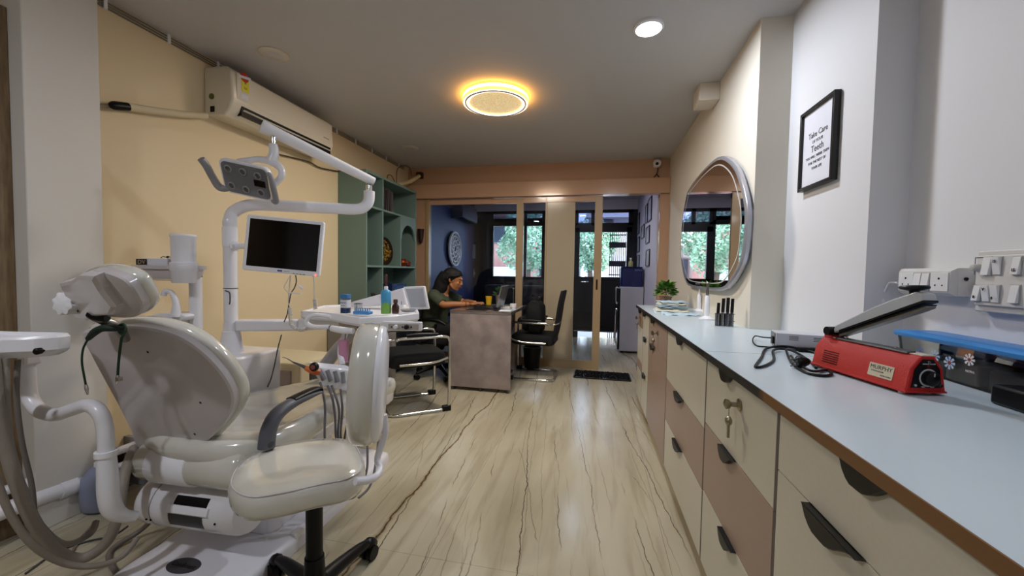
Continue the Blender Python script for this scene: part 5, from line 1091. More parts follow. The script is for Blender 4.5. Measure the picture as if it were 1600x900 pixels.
# green neck cord clips tied round the headrest post
gc = thing('bib_clip_cord', A(180, 515, D=1.16), 'dark green bib cord with metal clips hanging over the backrest', 'cord')
GR = mat('dark_green_cord', '#153a26', .6)
MB().tube([A(x, y, D=d_) for x, y, d_ in ((196, 514, 1.13), (176, 513, 1.12), (160, 513, 1.12), (148, 519, 1.13), (138, 529, 1.15))], [.006, .009, .010, .010, .007], 8).build('thick_cord', mat('very_dark_green', '#14261c', .7), gc)
MB().tube([A(x, y, D=d_) for x, y, d_ in ((138, 529, 1.15), (130, 545, 1.16), (128, 565, 1.17), (131, 585, 1.18), (134, 601, 1.19))], .0028, 8).build('cord', GR, gc)
MB().tube([A(x, y, D=d_) for x, y, d_ in ((188, 511, 1.13), (194, 520, 1.16), (190, 530, 1.18), (187, 550, 1.19), (185, 570, 1.20), (184, 586, 1.205))], .0035, 8).build('cord', GR, gc)
MB().tube([A(x, y, D=1.15) for x, y in ((196, 514), (192, 508), (186, 512), (191, 521), (196, 514))], .006, 8).build('knot', GR, gc)
for x0, y0_, x1, y1_, d_ in ((134, 601, 137, 617, 1.19), (184, 586, 182, 600, 1.205)):
    p0, p1 = A(x0, y0_, D=d_), A(x1, y1_, D=d_); MB().cyl(p0, p0.lerp(p1, .4), .004, .005, 10).cyl(p0.lerp(p1, .4), p1, .005, .002, 10).build('metal_clip', M_CHROME, gc)
MB().box(*sum([[u-.006, u+.006] for u in A(186, 592, D=1.20)], [])).build('clip_jaw', M_CHROME, gc)

# ------------------------------------------------------------------ assistant's tray on swan-neck arm
at_ = thing('assistant_tray', A(60, 540, D=1.30), 'white assistant instrument tray on a bent white tube at the left edge', 'instrument tray')
MB().tube([A(x, y, D=d_) for x, y, d_ in ((42, 550, 1.30), (43, 585, 1.30), (46, 618, 1.30), (60, 640, 1.29), (85, 648, 1.28), (112, 640, 1.27), (138, 633, 1.26), (156, 645, 1.25), (164, 670, 1.25), (166, 712, 1.25))], .0205, 16).build('swan_neck_tube', M_WHITE2, at_)
MB().tube([A(x, y, D=d_) for x, y, d_ in ((166, 706, 1.25), (168, 740, 1.25), (170, 775, 1.25), (177, 797, 1.26), (193, 806, 1.28), (212, 806, 1.31))], [.023, .026, .027, .026, .020, .015], 16).build('lower_tube', M_WHITE2, at_)
p0 = A(166, 704, D=1.25); MB().cyl(p0, p0+V((0, 0, -.016)), .0285, n=24).build('tube_collar', M_WHITE, at_)
MB().prism([(0, 0), (0, 0)], Matrix.Identity(4), 0, 0) if False else None
Tq = [A(x, y, Z=.955) for x, y in ((-60, 540), (0, 522), (30, 518), (60, 518), (118, 521), (126, 528), (100, 540), (40, 556), (0, 566), (-50, 575))]
zt_ = .935; sc = 1.0
tp = [(-1.93, .93), (-1.80, .955), (-1.73, .965), (-1.68, .972), (-1.655, .96), (-1.655, .93), (-1.68, .89), (-1.74, .855), (-1.84, .81), (-1.95, .77), (-2.02, .80), (-2.02, .90)]
tpo = [V((x+.04, y-.03, zt_-.045)) for x, y in tp]
MB().loft(tpo, (0, 0, 1), [(.03, -.022), (.008, -.010), (.0, .0), (-.002, .036), (.004, .044), (.014, .044), (.020, .034), (.06, .030)]).build('tray', M_WHITE, at_, smooth=25, bevel=.003)
p = A(64, 548, D=1.165); MB().lathe([(.009, 0), (.010, .012), (.006, .016)], p, (.2, -1, 0), 16).build('lock_knob', M_BLACK, at_); MB().cyl(p+V((.0, -.012, .002)), p+V((.026, -.008, .003)), .0035, n=8).build('lock_lever', M_BLACK, at_)
MB().box(*sum([[u-.02, u+.02] for u in A(46, 560, D=1.30)], [])).build('tube_socket', M_WHITE2, at_, bevel=.006)
# suction hoses
M_HOSE = mat('taupe_hose', '#8d847a', .5, bump=.3, bscale=200)
hs = thing('suction_hoses', A(20, 700, D=1.2), 'thick taupe suction hoses looping from the left tray down to the floor and back', 'hose')
def hose(par, pts, r, m=M_HOSE, nm='hose', n=10): return MB().tube([A(x, y, D=d_) for x, y, d_ in pts], r, n).build(nm, m, par)
hose(hs, [(-12, 560, 1.15), (-4, 640, 1.15), (10, 700, 1.16), (28, 760, 1.17), (55, 820, 1.2), (90, 862, 1.25), (130, 872, 1.3), (168, 845, 1.33), (185, 800, 1.35), (195, 740, 1.4), (210, 700, 1.5)], .0165)
hose(hs, [(8, 560, 1.17), (10, 640, 1.17), (18, 710, 1.18), (36, 770, 1.2), (62, 820, 1.24), (100, 850, 1.3), (140, 835, 1.36), (150, 815, 1.4)], .0095)
hose(hs, [(28, 562, 1.22), (26, 620, 1.22), (34, 690, 1.24), (50, 760, 1.27), (55, 820, 1.3), (60, 850, 1.33)], .007, mat('grey_tube', '#77706a', .5))
hose(hs, [(-20, 560, 1.1), (-15, 700, 1.1), (10, 790, 1.12), (50, 850, 1.16), (100, 880, 1.22), (150, 884, 1.27), (190, 870, 1.32), (215, 840, 1.36)], .009)
fc = thing('floor_cables', A(170, 880, Z=.01), 'thin grey tubes and cables trailing over the floor behind the chair', 'cables')
def fcab(pts, r, m): 
    P_ = [A(x, y, Z=r+.001+(.0 if len(q_) < 1 else q_[0])) for x, y, *q_ in [(a[0], a[1], *(a[2:] if len(a) > 2 else (0,))) for a in pts]]
    return MB().tube(P_, r, 8).build('cable', m, fc)
fcab([(40, 896), (90, 862), (140, 845), (175, 838, .02), (200, 822, .05)], .004, M_DGREY); fcab([(60, 850), (105, 866), (125, 842), (150, 815)], .005, mat('grey_tube', '#77706a', .5)); fcab([(186, 900), (172, 878), (175, 858), (215, 832, .02), (235, 815, .06)], .010, mat('grey_tube', '#77706a', .5))
# water pipes along the wall foot
wpj = thing('wall_pipes', (XL+.08, 1.4, .2), 'two white painted water pipes running along the foot of the left wall', 'pipe')
MB().tube([(XL+.075, .2, .235), (XL+.075, 1.15, .222), (XL+.075, 1.5, .212), (XL+.075, 2.4, .20)], .020, 12).build('upper_pipe', M_WHITE2, wpj)
MB().tube([(XL+.10, .2, .175), (XL+.10, 1.15, .150), (XL+.10, 1.5, .125), (XL+.10, 2.4, .10)], .034, 14).build('lower_pipe', M_WHITE2, wpj)
MB().cyl((XL+.10, 1.28, .141), (XL+.10, 1.34, .137), .038).build('pipe_coupling', M_WHITE2, wpj)
for y in (.7, 1.6, 2.2): MB().box(XL, XL+.135, y, y+.02, .0, .25).build('pipe_bracket', M_GREYS, wpj)
q = A(160, 775, D=1.88); t = thing('blue_canister', q, 'pale blue rounded canister standing behind the bent white tube', 'canister')
q.z = 0; MB().lathe([(.05, .0), (.072, .02), (.078, .09), (.070, .16), (.04, .20), (.024, .21)], q).build('body', mat('pale_blue_plastic', '#8b93ad', .35), t); MB().lathe([(.026, .205), (.026, .225)], q).build('cap', M_WHITE, t)

# ------------------------------------------------------------------ cuspidor and delivery unit
du = thing('dental_unit', (-1.95, 1.85, 0), 'white dental unit with curved pole carrying monitor, lamp arm and instrument table', 'dental unit')
PX, PY = -1.875, 1.735
MB().prism([(PX+x, PY+.04+y) for x, y in rrect(.30, .30, .04)], Matrix.Identity(4), .03, .70).build('unit_box', M_WHITE2, du, bevel=.012, segs=3)
MB().box(PX-.12, PX+.12, PY-.09, PY+.16, 0, .035).build('plinth', M_DGREY, du)
MB().lathe([(.056, 0), (.054, .03), (.042, .10), (.040, .115), (.034, .118), (.034, .16)], (PX, PY, .70)).build('pole_foot', M_WHITE2, du)
pz = A(363, 360, D=2.1).z
elb = A(582, 300, D=2.35)
e2 = V((elb.x, elb.y, A(582, 322, D=2.35).z)); hz = A(400, 322, D=2.12).z
pts = [V((PX, PY, .80)), V((PX, PY, 1.0)), V((PX, PY, 1.2)), V((PX, PY, 1.38))]
up_ = [A(356, 352, D=2.1), A(363, 334, D=2.105), A(378, 324, D=2.11), A(400, 320, D=2.12), A(450, 322, D=2.17), A(510, 325, D=2.25), A(552, 327, D=2.31), A(568, 324, D=2.335), A(576, 314, D=2.35), A(577, 299, D=2.35)]
dx_ = pts[0].x; up_[0].x = PX; up_[0].y = PY
MB().tube(pts+up_, .0315, 16).build('pole', M_WHITE2, du)
MB().cyl((PX, PY, 1.26), (PX, PY, 1.36), .0345, n=24).build('monitor_collar', M_WHITE, du); MB().lathe([(.0335, 0), (.0335, .003)], (PX, PY, 1.04)).build('pole_band', M_DGREY, du)
MB().tube([(PX+.0, PY-.033, 1.03), (PX+.03, PY-.035, 1.02), (PX+.034, PY-.036, .98), (PX+.03, PY-.036, .96)], .003, 6).build('cable_tie', M_DGREY, du)
MB().cyl(A(577, 303, D=2.35), A(577, 290, D=2.35), .020, n=16).build('elbow_pin', M_CHROME, du)
la0, la1 = A(584, 284, D=2.36), A(413, 199, D=2.0)
MB().tube([la0, la0.lerp(la1, .3), la0.lerp(la1, .7), la1], [.025, .027, .029, .030], 16, smooth=True).build('lamp_arm', M_WHITE, du); 
d = (la1-la0).normalized(); MB().lathe([(.032, 0), (.033, .03), (.031, .034), (.02, .036)], la1-d*.02, d).build('arm_end_cap', M_WHITE, du)
lj = A(427, 212, D=2.02); lj2 = A(427, 226, D=2.02); MB().cyl(lj, lj2, .012).build('lamp_pin', M_CHROME, du)
yk = [A(427, 226, D=2.02), A(428, 240, D=2.02), A(424, 252, D=2.02)]
MB().tube(yk, [.021, .023, .026], 14).build('lamp_neck', M_WHITE2, du)
MB().tube([A(x, y, D=d_) for x, y, d_ in ((424, 252, 2.02), (438, 262, 2.02), (440, 275, 2.02), (428, 288, 2.02), (416, 292, 2.0))], [.022, .018, .016, .015, .013], 12).build('yoke', M_WHITE2, du)
MB().tube([A(x, y, D=d_) for x, y, d_ in ((424, 252, 2.02), (405, 249, 2.02), (390, 250, 2.0), (372, 252, 2.0))], [.020, .016, .014, .012], 12).build('yoke', M_WHITE2, du)
# lamp head: plate through four measured corners, nearer at its top edge
c4 = [A(342, 250, D=1.93), A(411, 262, D=1.93), A(431, 317, D=2.02), A(354, 297, D=2.02)]
hc = sum(c4, V())/4; hx = ((c4[1]-c4[0])+(c4[2]-c4[3])).normalized(); hy = ((c4[0]-c4[3])+(c4[1]-c4[2])); hz_ = hx.cross(hy).normalized()
if hz_.dot(CAM-hc) < 0: hz_ = -hz_
hy = hz_.cross(hx); W_ = ((c4[1]-c4[0]).length+(c4[2]-c4[3]).length)/2; H_ = ((c4[0]-c4[3]).length+(c4[1]-c4[2]).length)/2
MH = Matrix((hx, hy, hz_)).transposed().to_4x4(); MH.translation = hc
HO = [MH @ V((x, y, 0)) for x, y in rrect(W_*1.04, H_*1.04, .03)]
MB().loft(HO, -hz_, [(0, 0), (-.003, .006), (-.002, .020), (.012, .034), (.035, .040)]).build('lamp_housing', M_WHITE, du, smooth=50)
MB().prism(rrect(W_*.97, H_*.94, .026), MH, .0, .0035).build('lamp_face', mat('smoke_grey_lens', '#6f7076', .15, coat=.8), du, bevel=.001)
MLENS = mat('led_lens', '#3c3d44', .1, coat=1)
for i, (x, y) in enumerate(((-.33, .27), (-.02, .27), (.29, .24), (-.33, -.25), (-.02, -.28), (.30, -.28))):
    c_ = MH @ V((x*W_, y*H_, .0035)); lo = MB().lathe([(.019, 0), (.0195, .003), (.016, .006)], c_, hz_, 24).build('led_reflector', M_GREYS, du); MB().lathe([(.014, .0055), (.010, .009), (.0, .0105)], c_, hz_, 20).build('led_lens', MLENS, lo)
MB().box(.18*W_, .42*W_, -.10*H_, .10*H_, .0035, .005, MH).build('display_window', M_SCREEN, du)
None and text('dental light', .010, frame(MH @ V((-.18*W_, .0, .0042)), hx, hy), M_GREYS, du)
MB().tube([MH @ V(p) for p in ((-W_*.42, -H_*.40, -.012), (-W_*.62, -H_*.42, -.0), (-W_*.70, -H_*.10, .01), (-W_*.74, H_*.25, .02), (-W_*.78, H_*.46, .03))], [.014, .019, .018, .018, .017], 10).build('handle', M_GREYS, du)
MB().tube([MH @ V(p) for p in ((W_*.50, H_*.36, .0), (W_*.56, H_*.30, .004), (W_*.60, -.10*H_, .006), (W_*.60, -H_*.46, .004), (W_*.50, -H_*.50, -.004))], [.010, .014, .014, .014, .010], 10).build('handle', M_GREYS, du)
MB().tube([MH @ V(p) for p in ((W_*.545, H_*.34, .015), (W_*.555, 0, .019), (W_*.575, -H_*.38, .017))], .004, 6).build('handle_trim', M_CHROME, du)
# monitor
mc = [A(384, 334, D=2.00), A(506, 347, D=2.02), A(499, 432, D=2.02), A(380, 422, D=2.00)]
oc_ = sum(mc, V())/4; mx = ((mc[1]-mc[0])+(mc[2]-mc[3])).normalized(); my = ((mc[0]-mc[3])+(mc[1]-mc[2])); mz = mx.cross(my).normalized()
if mz.dot(CAM-oc_) < 0: mz = -mz
my = mz.cross(mx); mw, mh = ((mc[1]-mc[0]).length+(mc[2]-mc[3]).length)/2, ((mc[0]-mc[3]).length+(mc[1]-mc[2]).length)/2
MM = Matrix((mx, my, mz)).transposed().to_4x4(); MM.translation = oc_
mn = thing('monitor', oc_, 'flat white framed monitor with black screen on the unit pole', 'monitor')
MB().prism(rrect(mw, mh, .012), MM, -.022, 0).build('frame', M_WHITE, mn, bevel=.004); MB().box(-mw/2+.018, mw/2-.016, -mh/2+.024, mh/2-.018, -.002, .0008, MM).build('screen', M_SCREEN, mn, smooth=0)
MB().prism(rrect(mw*.7, mh*.6, .02), MM, -.045, -.022).build('rear_cover', M_WHITE2, mn, bevel=.006)
MB().box(-.012, .012, -.004, .004, 0, .0012, MM @ Matrix.Translation((-.005, -mh/2+.012, 0))).build('logo_mark', mat('blue_mark', '#3a4f8a', .4), mn); text('DENTAL', .008, frame(MM @ V((.03, -mh/2+.012, .0008)), mx, my), M_GREYS, mn)
for k in range(4): MB().box(.06+k*.017, .07+k*.017, -mh/2+.002, -mh/2+.006, 0, .003, MM).build('button', M_GREYS, mn)
pl_ = MM @ V((mw/2-.018, -mh/2+.006, .001)); MB().ball(pl_, .004, 10, 8).build('power_light', mat('red_led', '#ff5050', .4, emit='#ff4030', estr=6), mn)
bj = A(378, 384, D=2.03); MB().cyl((PX+.03, PY-.01, bj.z), bj+V((.05, .02, 0)), .016, .013).build('mount_arm', M_WHITE, mn); MB().lathe([(.018, 0), (.026, .02), (.02, .03)], (PX+.028, PY-.01, bj.z), (bj-V((PX, PY, bj.z)))).build('mount_socket', M_WHITE, mn)
# horizontal arm to the instrument table
a0, a1_ = V((PX, PY, .845)), A(530, 512, D=2.2); a1_.z = .845
d = (a1_-a0); d.z = 0; Lr = d.length; d.normalize(); Mr2 = frame(a0, d, (0, 0, 1))
MB().box(.03, .33, -.030, .030, -.032, .032, Mr2).build('swing_arm', M_WHITE2, du, bevel=.01, segs=3)
MB().prism([(.33, -.032), (.33, .034), (Lr*.95, .032), (Lr, -.012), (Lr*.9, -.02)], Mr2, -.028, .028).build('swing_arm_end', M_WHITE2, du, bevel=.008)
# lower grey spring arm going down behind
MB().tube([A(552, 520, D=2.25), A(528, 545, D=2.3), A(505, 575, D=2.35)], [.028, .034, .036], 12).build('lower_arm', mat('pale_grey_arm', '#a9a8ac', .4), du)
# white cabinet box behind the chair
cb2 = thing('cream_box_cabinet', (-2.12, 2.40, 0), 'low cream box cabinet behind the dental chair, against the wall', 'cabinet')
MB().box(-2.36, -1.86, 2.22, 2.62, .0, .53).build('body', mat('cream_enamel', '#cfc5a8', .4), cb2, bevel=.012, segs=3); MB().box(-2.30, -1.93, 2.212, 2.222, .08, .48).build('grey_front', mat('taupe_front', '#9a9090', .45), cb2, bevel=.004)
MB().box(-1.862, -1.855, 2.30, 2.38, .36, .46).build('vent', M_DGREY, cb2)
# ---- instrument table
zt_ = .93
tpx = [(472, 489), (500, 480), (560, 478), (640, 479), (660, 488), (662, 496), (620, 503), (566, 508), (538, 505), (515, 498)]
TP = [A(x, y, Z=zt_-.012) for x, y in ((470, 489), (505, 480), (570, 477), (636, 478), (652, 484), (655, 492), (618, 497), (562, 500), (542, 497), (512, 492))]
MB().loft(TP, (0, 0, 1), [(.035, -.036), (.010, -.032), (.0, -.020), (.0, .008), (.004, .012), (.016, .012), (.022, .004), (.06, .003)]).build('instrument_table', M_WHITE, du, smooth=30, bevel=.004)
hn = [A(x, y, D=1.93) for x, y in ((517, 495), (494, 492), (481, 497), (480, 506), (492, 511), (515, 511))]
MB().tube(hn, [.010, .010, .011, .012, .012, .012], 10).build('table_handle', M_WHITE, du)
MB().tube([A(518, 513, D=1.86), A(535, 516, D=1.84), A(552, 517, D=1.83)], [.014, .016, .014], 12).build('brake_grip', M_WHITE, du); MB().lathe([(.013, 0), (.014, .006)], A(518, 513, D=1.86), (-1, -.1, .1)).build('grip_cap', mat('brown_cap', '#5a4030', .5), du)
bxp = [A(x, y, D=1.86) for x, y in ((598, 503), (658, 495))]
dd = (bxp[1]-bxp[0]); dd.z = 0; MP = frame(A(598, 512, D=1.84), dd, (0, 0, 1)); Lp = dd.length
MB().box(0, Lp*1.02, -.012, .030, -.012, .012, MP).build('control_panel', M_WHITE2, du, bevel=.005)
sg2 = 1 if (MP.to_3x3() @ V((0, 0, 1))).dot(CAM-MP.translation) > 0 else -1
MB().box(.03, Lp*.94, -.006, .020, sg2*.012, sg2*.0135, MP).build('panel_face', mat('beige_grey_panel', '#a8a29a', .4), du)
MB().box(-.075, -.02, .004, .018, sg2*.010, sg2*.0145, MP).build('display_window', M_SCREEN, du)
nn = (MP.to_3x3() @ V((0, 0, sg2)))
for x, m_, r in ((.065, M_WHITE, .010), (.115, M_BLACK, .011)): MB().lathe([(r, 0), (r*.9, .014), (r*.5, .016)], MP @ V((x, .007, sg2*.0135)), nn).build('dial', m_, du)
for x in (.045, .095, .135): MB().lathe([(.004, 0), (.003, .003)], MP @ V((x, .006, sg2*.0135)), nn, 10).build('button', M_BLACK, du)
MB().lathe([(.012, 0), (.010, .010)], A(559, 519, D=1.9), (0, 0, -1)).build('under_bolt', M_BLACK, du)
# film viewer and slanted cover arm behind the table
vq = [A(x, y, D=2.25) for x, y in ((630, 448), (663, 447), (670, 483), (640, 484))]
vn = (vq[1]-vq[0]).cross(vq[3]-vq[0]).normalized(); vn = vn if vn.dot(CAM-vq[0]) > 0 else -vn
MB().skin([vq, [p-vn*.035 for p in vq]]).build('film_viewer', M_WHITE, du, bevel=.004)
vc_ = sum(vq, V())/4; MB().skin([[vc_+(p-vc_)*.80+vn*.0005 for p in vq], [vc_+(p-vc_)*.80+vn*.0015 for p in vq]]).build('viewer_screen', mat('pale_grey_viewer', '#b4b5be', .2, coat=.4), du)
w4 = [A(x, y, D=2.33) for x, y in ((548, 472), (629, 450), (634, 476), (548, 480))]
MB().skin([w4, [p+V((.02, .05, 0)) for p in w4]]).build('slanted_cover', M_WHITE2, du, bevel=.004)
# pink cup hanging by its rod, instrument holder with handpieces
pk = thing('pink_holder', A(537, 548, D=1.85), 'translucent pink beaker hanging by a steel rod under the instrument table', 'beaker')
MB().lathe([(.024, 0), (.022, .060), (.018, .100), (.022, .104)], A(537, 531, D=1.85), (0, 0, -1)).build('beaker', mat('pink_plastic', '#c98fae', .3, alpha=.92), pk); MB().cyl(A(539, 533, D=1.85), A(540, 518, D=1.85), .003).build('rod', M_STEEL, pk)
ho = A(515, 590, D=1.72); hd = (A(552, 590, D=1.80)-A(482, 585, D=1.68)); 
H4 = [A(x, y, D=d_) for x, y, d_ in ((486, 572, 1.66), (549, 578, 1.76), (546, 613, 1.76), (503, 604, 1.68))]
hn2 = (H4[1]-H4[0]).cross(H4[3]-H4[0]).normalized(); hn2 = hn2 if hn2.dot(CAM-H4[0]) > 0 else -hn2
MB().skin([H4, [p-hn2*.045+V((0, .0, .018)) for p in H4]]).build('handpiece_rack', M_WHITE, du, bevel=.006)
for k in range(4):
    f = .16+k*.2; top = H4[0].lerp(H4[1], f); bot = H4[3].lerp(H4[2], f+.04); p0 = top.lerp(bot, .12); p1 = top.lerp(bot, .62)
    MB().tube([p0+hn2*.002, p0.lerp(p1, .5)+hn2*.001, p1+hn2*.002], [.009, .009, .010], 10).build('rack_slot', mat('slot_grey', '#85868d', .5), du)
MB().tube([A(535, 572, D=1.80), A(532, 545, D=1.88), A(540, 520, D=1.92)], .014, 10).build('rack_arm', M_WHITE2, du)
sc_ = thing('orange_handpiece', A(490, 577, D=1.62), 'black and orange scaler handpiece with thin metal tip, lying across the rack', 'dental handpiece')
p_ = [A(x, y, D=d_) for x, y, d_ in ((441, 558, 1.62), (448, 560, 1.62), (458, 566, 1.62), (468, 570, 1.62), (484, 577, 1.62), (497, 580, 1.62))]
MB().tube(p_[:3], [.0012, .002, .003], 6).build('tip', M_STEEL, sc_); MB().tube(p_[2:5], [.003, .005, .009], 10).build('nose', M_DGREY, sc_)
MB().tube([A(478, 575, D=1.62), A(490, 580, D=1.62), A(500, 582, D=1.63)], [.010, .014, .012], 12).build('orange_body', mat('orange_plastic', '#c4622a', .4), sc_); MB().lathe([(.014, -.012), (.018, -.004), (.018, .006), (.013, .012)], A(491, 573, D=1.61), FW*-1, 20).build('black_ring', M_BLACK, sc_)
MB().lathe([(.010, .0125), (.0, .013)], A(491, 573, D=1.61), FW*-1, 12).build('red_centre', mat('dull_red', '#7a4038', .5), sc_)
hh = thing('handpiece_hoses', A(510, 640, D=1.7), 'thin grey handpiece hoses hanging in loops under the rack', 'hose')
M_H2 = mat('mid_grey_hose', '#6f6c70', .5)
for pts in ([(500, 597, 1.66), (505, 615, 1.66), (508, 640, 1.66), (508, 690, 1.66), (520, 730, 1.66)], [(512, 602, 1.68), (520, 625, 1.68), (524, 655, 1.68), (526, 690, 1.68), (540, 725, 1.68)], [(518, 602, 1.69), (530, 640, 1.69), (530, 690, 1.69), (560, 725, 1.69)], [(532, 608, 1.71), (535, 640, 1.71), (534, 690, 1.71), (560, 720, 1.71)], [(545, 612, 1.74), (545, 650, 1.74), (538, 690, 1.74), (545, 720, 1.74)],
            [(568, 560, 1.8), (570, 640, 1.75), (574, 700, 1.7), (572, 740, 1.66), (555, 775, 1.6), (530, 780, 1.55)], [(590, 560, 1.85), (592, 640, 1.8), (590, 700, 1.75), (580, 755, 1.66), (560, 778, 1.6)]):
    hose(hh, pts, .0048, M_H2, n=8)
# cables and coils from monitor
cc_ = thing('monitor_cables', A(450, 480, D=1.98), 'thin white and black cables with spiral cords dangling below the monitor', 'cables')
WCB = mat('white_cable', '#c9c7c3', .4)
hose(cc_, [(490, 431, 2.0), (491, 445, 2.0), (491, 460, 2.0), (492, 468, 2.0)], .0028, WCB, 'cable', 6); MB().coil(A(492, 467, D=2.0), A(493, 483, D=2.0), .009, .0022, 8).build('spiral_cord', WCB, cc_)
hose(cc_, [(454, 430, 1.99), (452, 450, 1.99), (451, 470, 1.99), (453, 482, 1.99)], .0028, WCB, 'cable', 6); MB().coil(A(453, 481, D=1.99), A(455, 508, D=1.97), .008, .0022, 12).build('spiral_cord', WCB, cc_)
sp_ = [A(x, y, D=1.95) for x, y in ((455, 508), (462, 514), (472, 516), (481, 513), (486, 506))]
for i_ in range(4): MB().coil(sp_[i_], sp_[i_+1], .007, .0022, 4).build('spiral_cord', WCB, cc_)
hose(cc_, [(462, 430, 1.99), (463, 440, 1.99), (460, 450, 1.99), (455, 458, 1.99), (452, 472, 1.99), (449, 490, 2.0), (444, 503, 2.02)], .0028, M_DGREY, 'cable', 6)
hose(cc_, [(440, 523, 2.15), (434, 545, 2.15), (430, 565, 2.15), (424, 590, 2.15), (418, 605, 2.15)], .003, M_DGREY, 'cable', 6)
hose(cc_, [(454, 430, 1.985), (447, 442, 1.985), (444, 450, 1.985), (450, 457, 1.985)], .0016, WCB, 'cable', 6)
for (x0, y0_), (x1, y1_), r in (((450, 457), (470, 459), .003), ((467, 446), (474, 452), .0055)): MB().cyl(A(x0, y0_, D=1.98), A(x1, y1_, D=1.98), r).build('connector', M_WHITE, cc_)

# things on the instrument table
ZT = zt_+.002
def ont(x, y): return A(x, y, Z=ZT)
q = ont(540, 489); t = thing('blue_jar', q, 'clear square jar with blue lid, blue base and white label on the instrument table', 'jar')
MB().prism([(q.x+a, q.y+b_) for a, b_ in rrect(.038, .038, .006)], Matrix.Identity(4), ZT, ZT+.078).build('clear_body', M_CLEARP, t); MB().prism([(q.x+a, q.y+b_) for a, b_ in rrect(.040, .040, .006)], Matrix.Identity(4), ZT+.072, ZT+.094).build('lid', mat('bright_blue', '#3a76ac', .4), t, bevel=.003)
MB().prism([(q.x+a, q.y+b_) for a, b_ in rrect(.032, .032, .004)], Matrix.Identity(4), ZT+.001, ZT+.024).build('blue_contents', mat('deep_blue', '#1e4f8c', .4), t); MB().prism([(q.x+a, q.y+b_) for a, b_ in rrect(.0395, .0395, .006)], Matrix.Identity(4), ZT+.028, ZT+.066).build('label', M_PAPER, t); 
rx = frame((q.x+.0, q.y-.0202, ZT+.052), (1, 0, 0), (0, 0, 1)); text('ENDO', .012, rx, mat('deep_blue', '#1e4f8c', .4), t); text('blocks', .008, frame((q.x, q.y-.0202, ZT+.038), (1, 0, 0), (0, 0, 1)), MATS['deep_blue'], t)
q = ont(567, 491); t = thing('bur_stand', q, 'small blue bur block with metal pins on the instrument table', 'bur stand')
MB().box(q.x-.043, q.x+.043, q.y-.02, q.y+.02, ZT, ZT+.016).build('block', mat('sky_blue', '#4b8cc8', .4), t, bevel=.004)
for i in range(6):
    for j in (-1, 1): MB().cyl((q.x-.032+i*.0128, q.y+j*.008, ZT+.015), (q.x-.032+i*.0128, q.y+j*.008, ZT+.028), .0018, n=6).build('pin', mat('sky_blue', '#4b8cc8', .4), t)
q = ont(603, 490); t = thing('spray_can', q, 'blue and green spray can with white collar and brown tube on the instrument table', 'spray can')
def can_mat():
    m = bpy.data.materials.new('blue_green_print'); m.use_nodes = True; nt = m.node_tree; b = nt.nodes['Principled BSDF']; N = nt.nodes.new; L = nt.links.new
    g = N('ShaderNodeNewGeometry'); s = N('ShaderNodeSeparateXYZ'); L(g.outputs['Position'], s.inputs[0]); n = N('ShaderNodeTexNoise'); n.inputs['Scale'].default_value = 30; L(g.outputs['Position'], n.inputs[0])
    a = N('ShaderNodeMath'); a.operation = 'MULTIPLY_ADD'; L(n.outputs[0], a.inputs[0]); a.inputs[1].default_value = .07; L(s.outputs['Z'], a.inputs[2])
    r = N('ShaderNodeMapRange'); r.inputs[1].default_value = ZT+.088; r.inputs[2].default_value = ZT+.094; L(a.outputs[0], r.inputs[0])
    x = N('ShaderNodeMix'); x.data_type = 'RGBA'; x.inputs[6].default_value = lin('#79b04a'); x.inputs[7].default_value = lin('#4aa0d0'); L(r.outputs[0], x.inputs[0]); L(x.outputs[2], b.inputs['Base Color']); b.inputs['Roughness'].default_value = .3; return m
MB().lathe([(.022, 0), (.0245, .003), (.0245, .104), (.020, .116), (.012, .120)], q).build('can', can_mat(), t); MB().lathe([(.010, .118), (.010, .134), (.007, .137)], q).build('collar', M_WHITE, t); MB().lathe([(.006, .136), (.0068, .195), (.005, .197)], q).build('tube', mat('brown_red_tube', '#4a1e1a', .4), t)
MB().box(*sum([[u-.0, u+.0] for u in q], [])) if False else None
q = ont(618, 490); t = thing('amber_bottle', q, 'small amber glass bottle beside the spray can', 'bottle')
MB().lathe([(.016, 0), (.0175, .004), (.0175, .038), (.009, .050), (.009, .056)], q).build('body', mat('amber_glass', '#3a1a0c', .12, coat=.6), t); MB().lathe([(.011, .054), (.011, .070), (.009, .072)], q).build('cap', mat('amber_cap', '#4a2a20', .4), t)
q = ont(627, 484); t = thing('white_beaker', q, 'tiny white beaker with a brush behind the amber bottle', 'beaker')
MB().lathe([(.010, 0), (.013, .028), (.011, .028), (.008, .004)], q).build('body', M_WHITE, t); MB().cyl(q+V((0, 0, .004)), q+V((.002, 0, .048)), .0016).build('brush_handle', M_BLACK, t)
q = ont(638, 487); t = thing('steel_dish', q, 'shallow grey dish at the right end of the instrument table', 'dish')
MB().lathe([(.03, 0), (.040, .010), (.038, .010), (.028, .002), (0, .002)], q, cap=False).build('bowl', M_GREYS, t); MB().lathe([(.040, .009), (.042, .011), (.039, .012)], q, cap=False).build('rim', M_GREYS, t)
q = A(548, 482, Z=ZT); t = thing('clear_tumbler', A(553, 489, Z=ZT), 'small clear empty box between the blue jar and the bur block', 'box')
q = A(553, 489, Z=ZT); MB().prism([(q.x+a+.012, q.y+b_+.02) for a, b_ in rrect(.03, .03, .003)], Matrix.Identity(4), ZT, ZT+.045).build('box', M_CLEARP, t); MB().prism([(q.x+a+.012, q.y+b_+.02) for a, b_ in rrect(.032, .032, .003)], Matrix.Identity(4), ZT+.044, ZT+.048).build('lid', M_CLEARP, t)

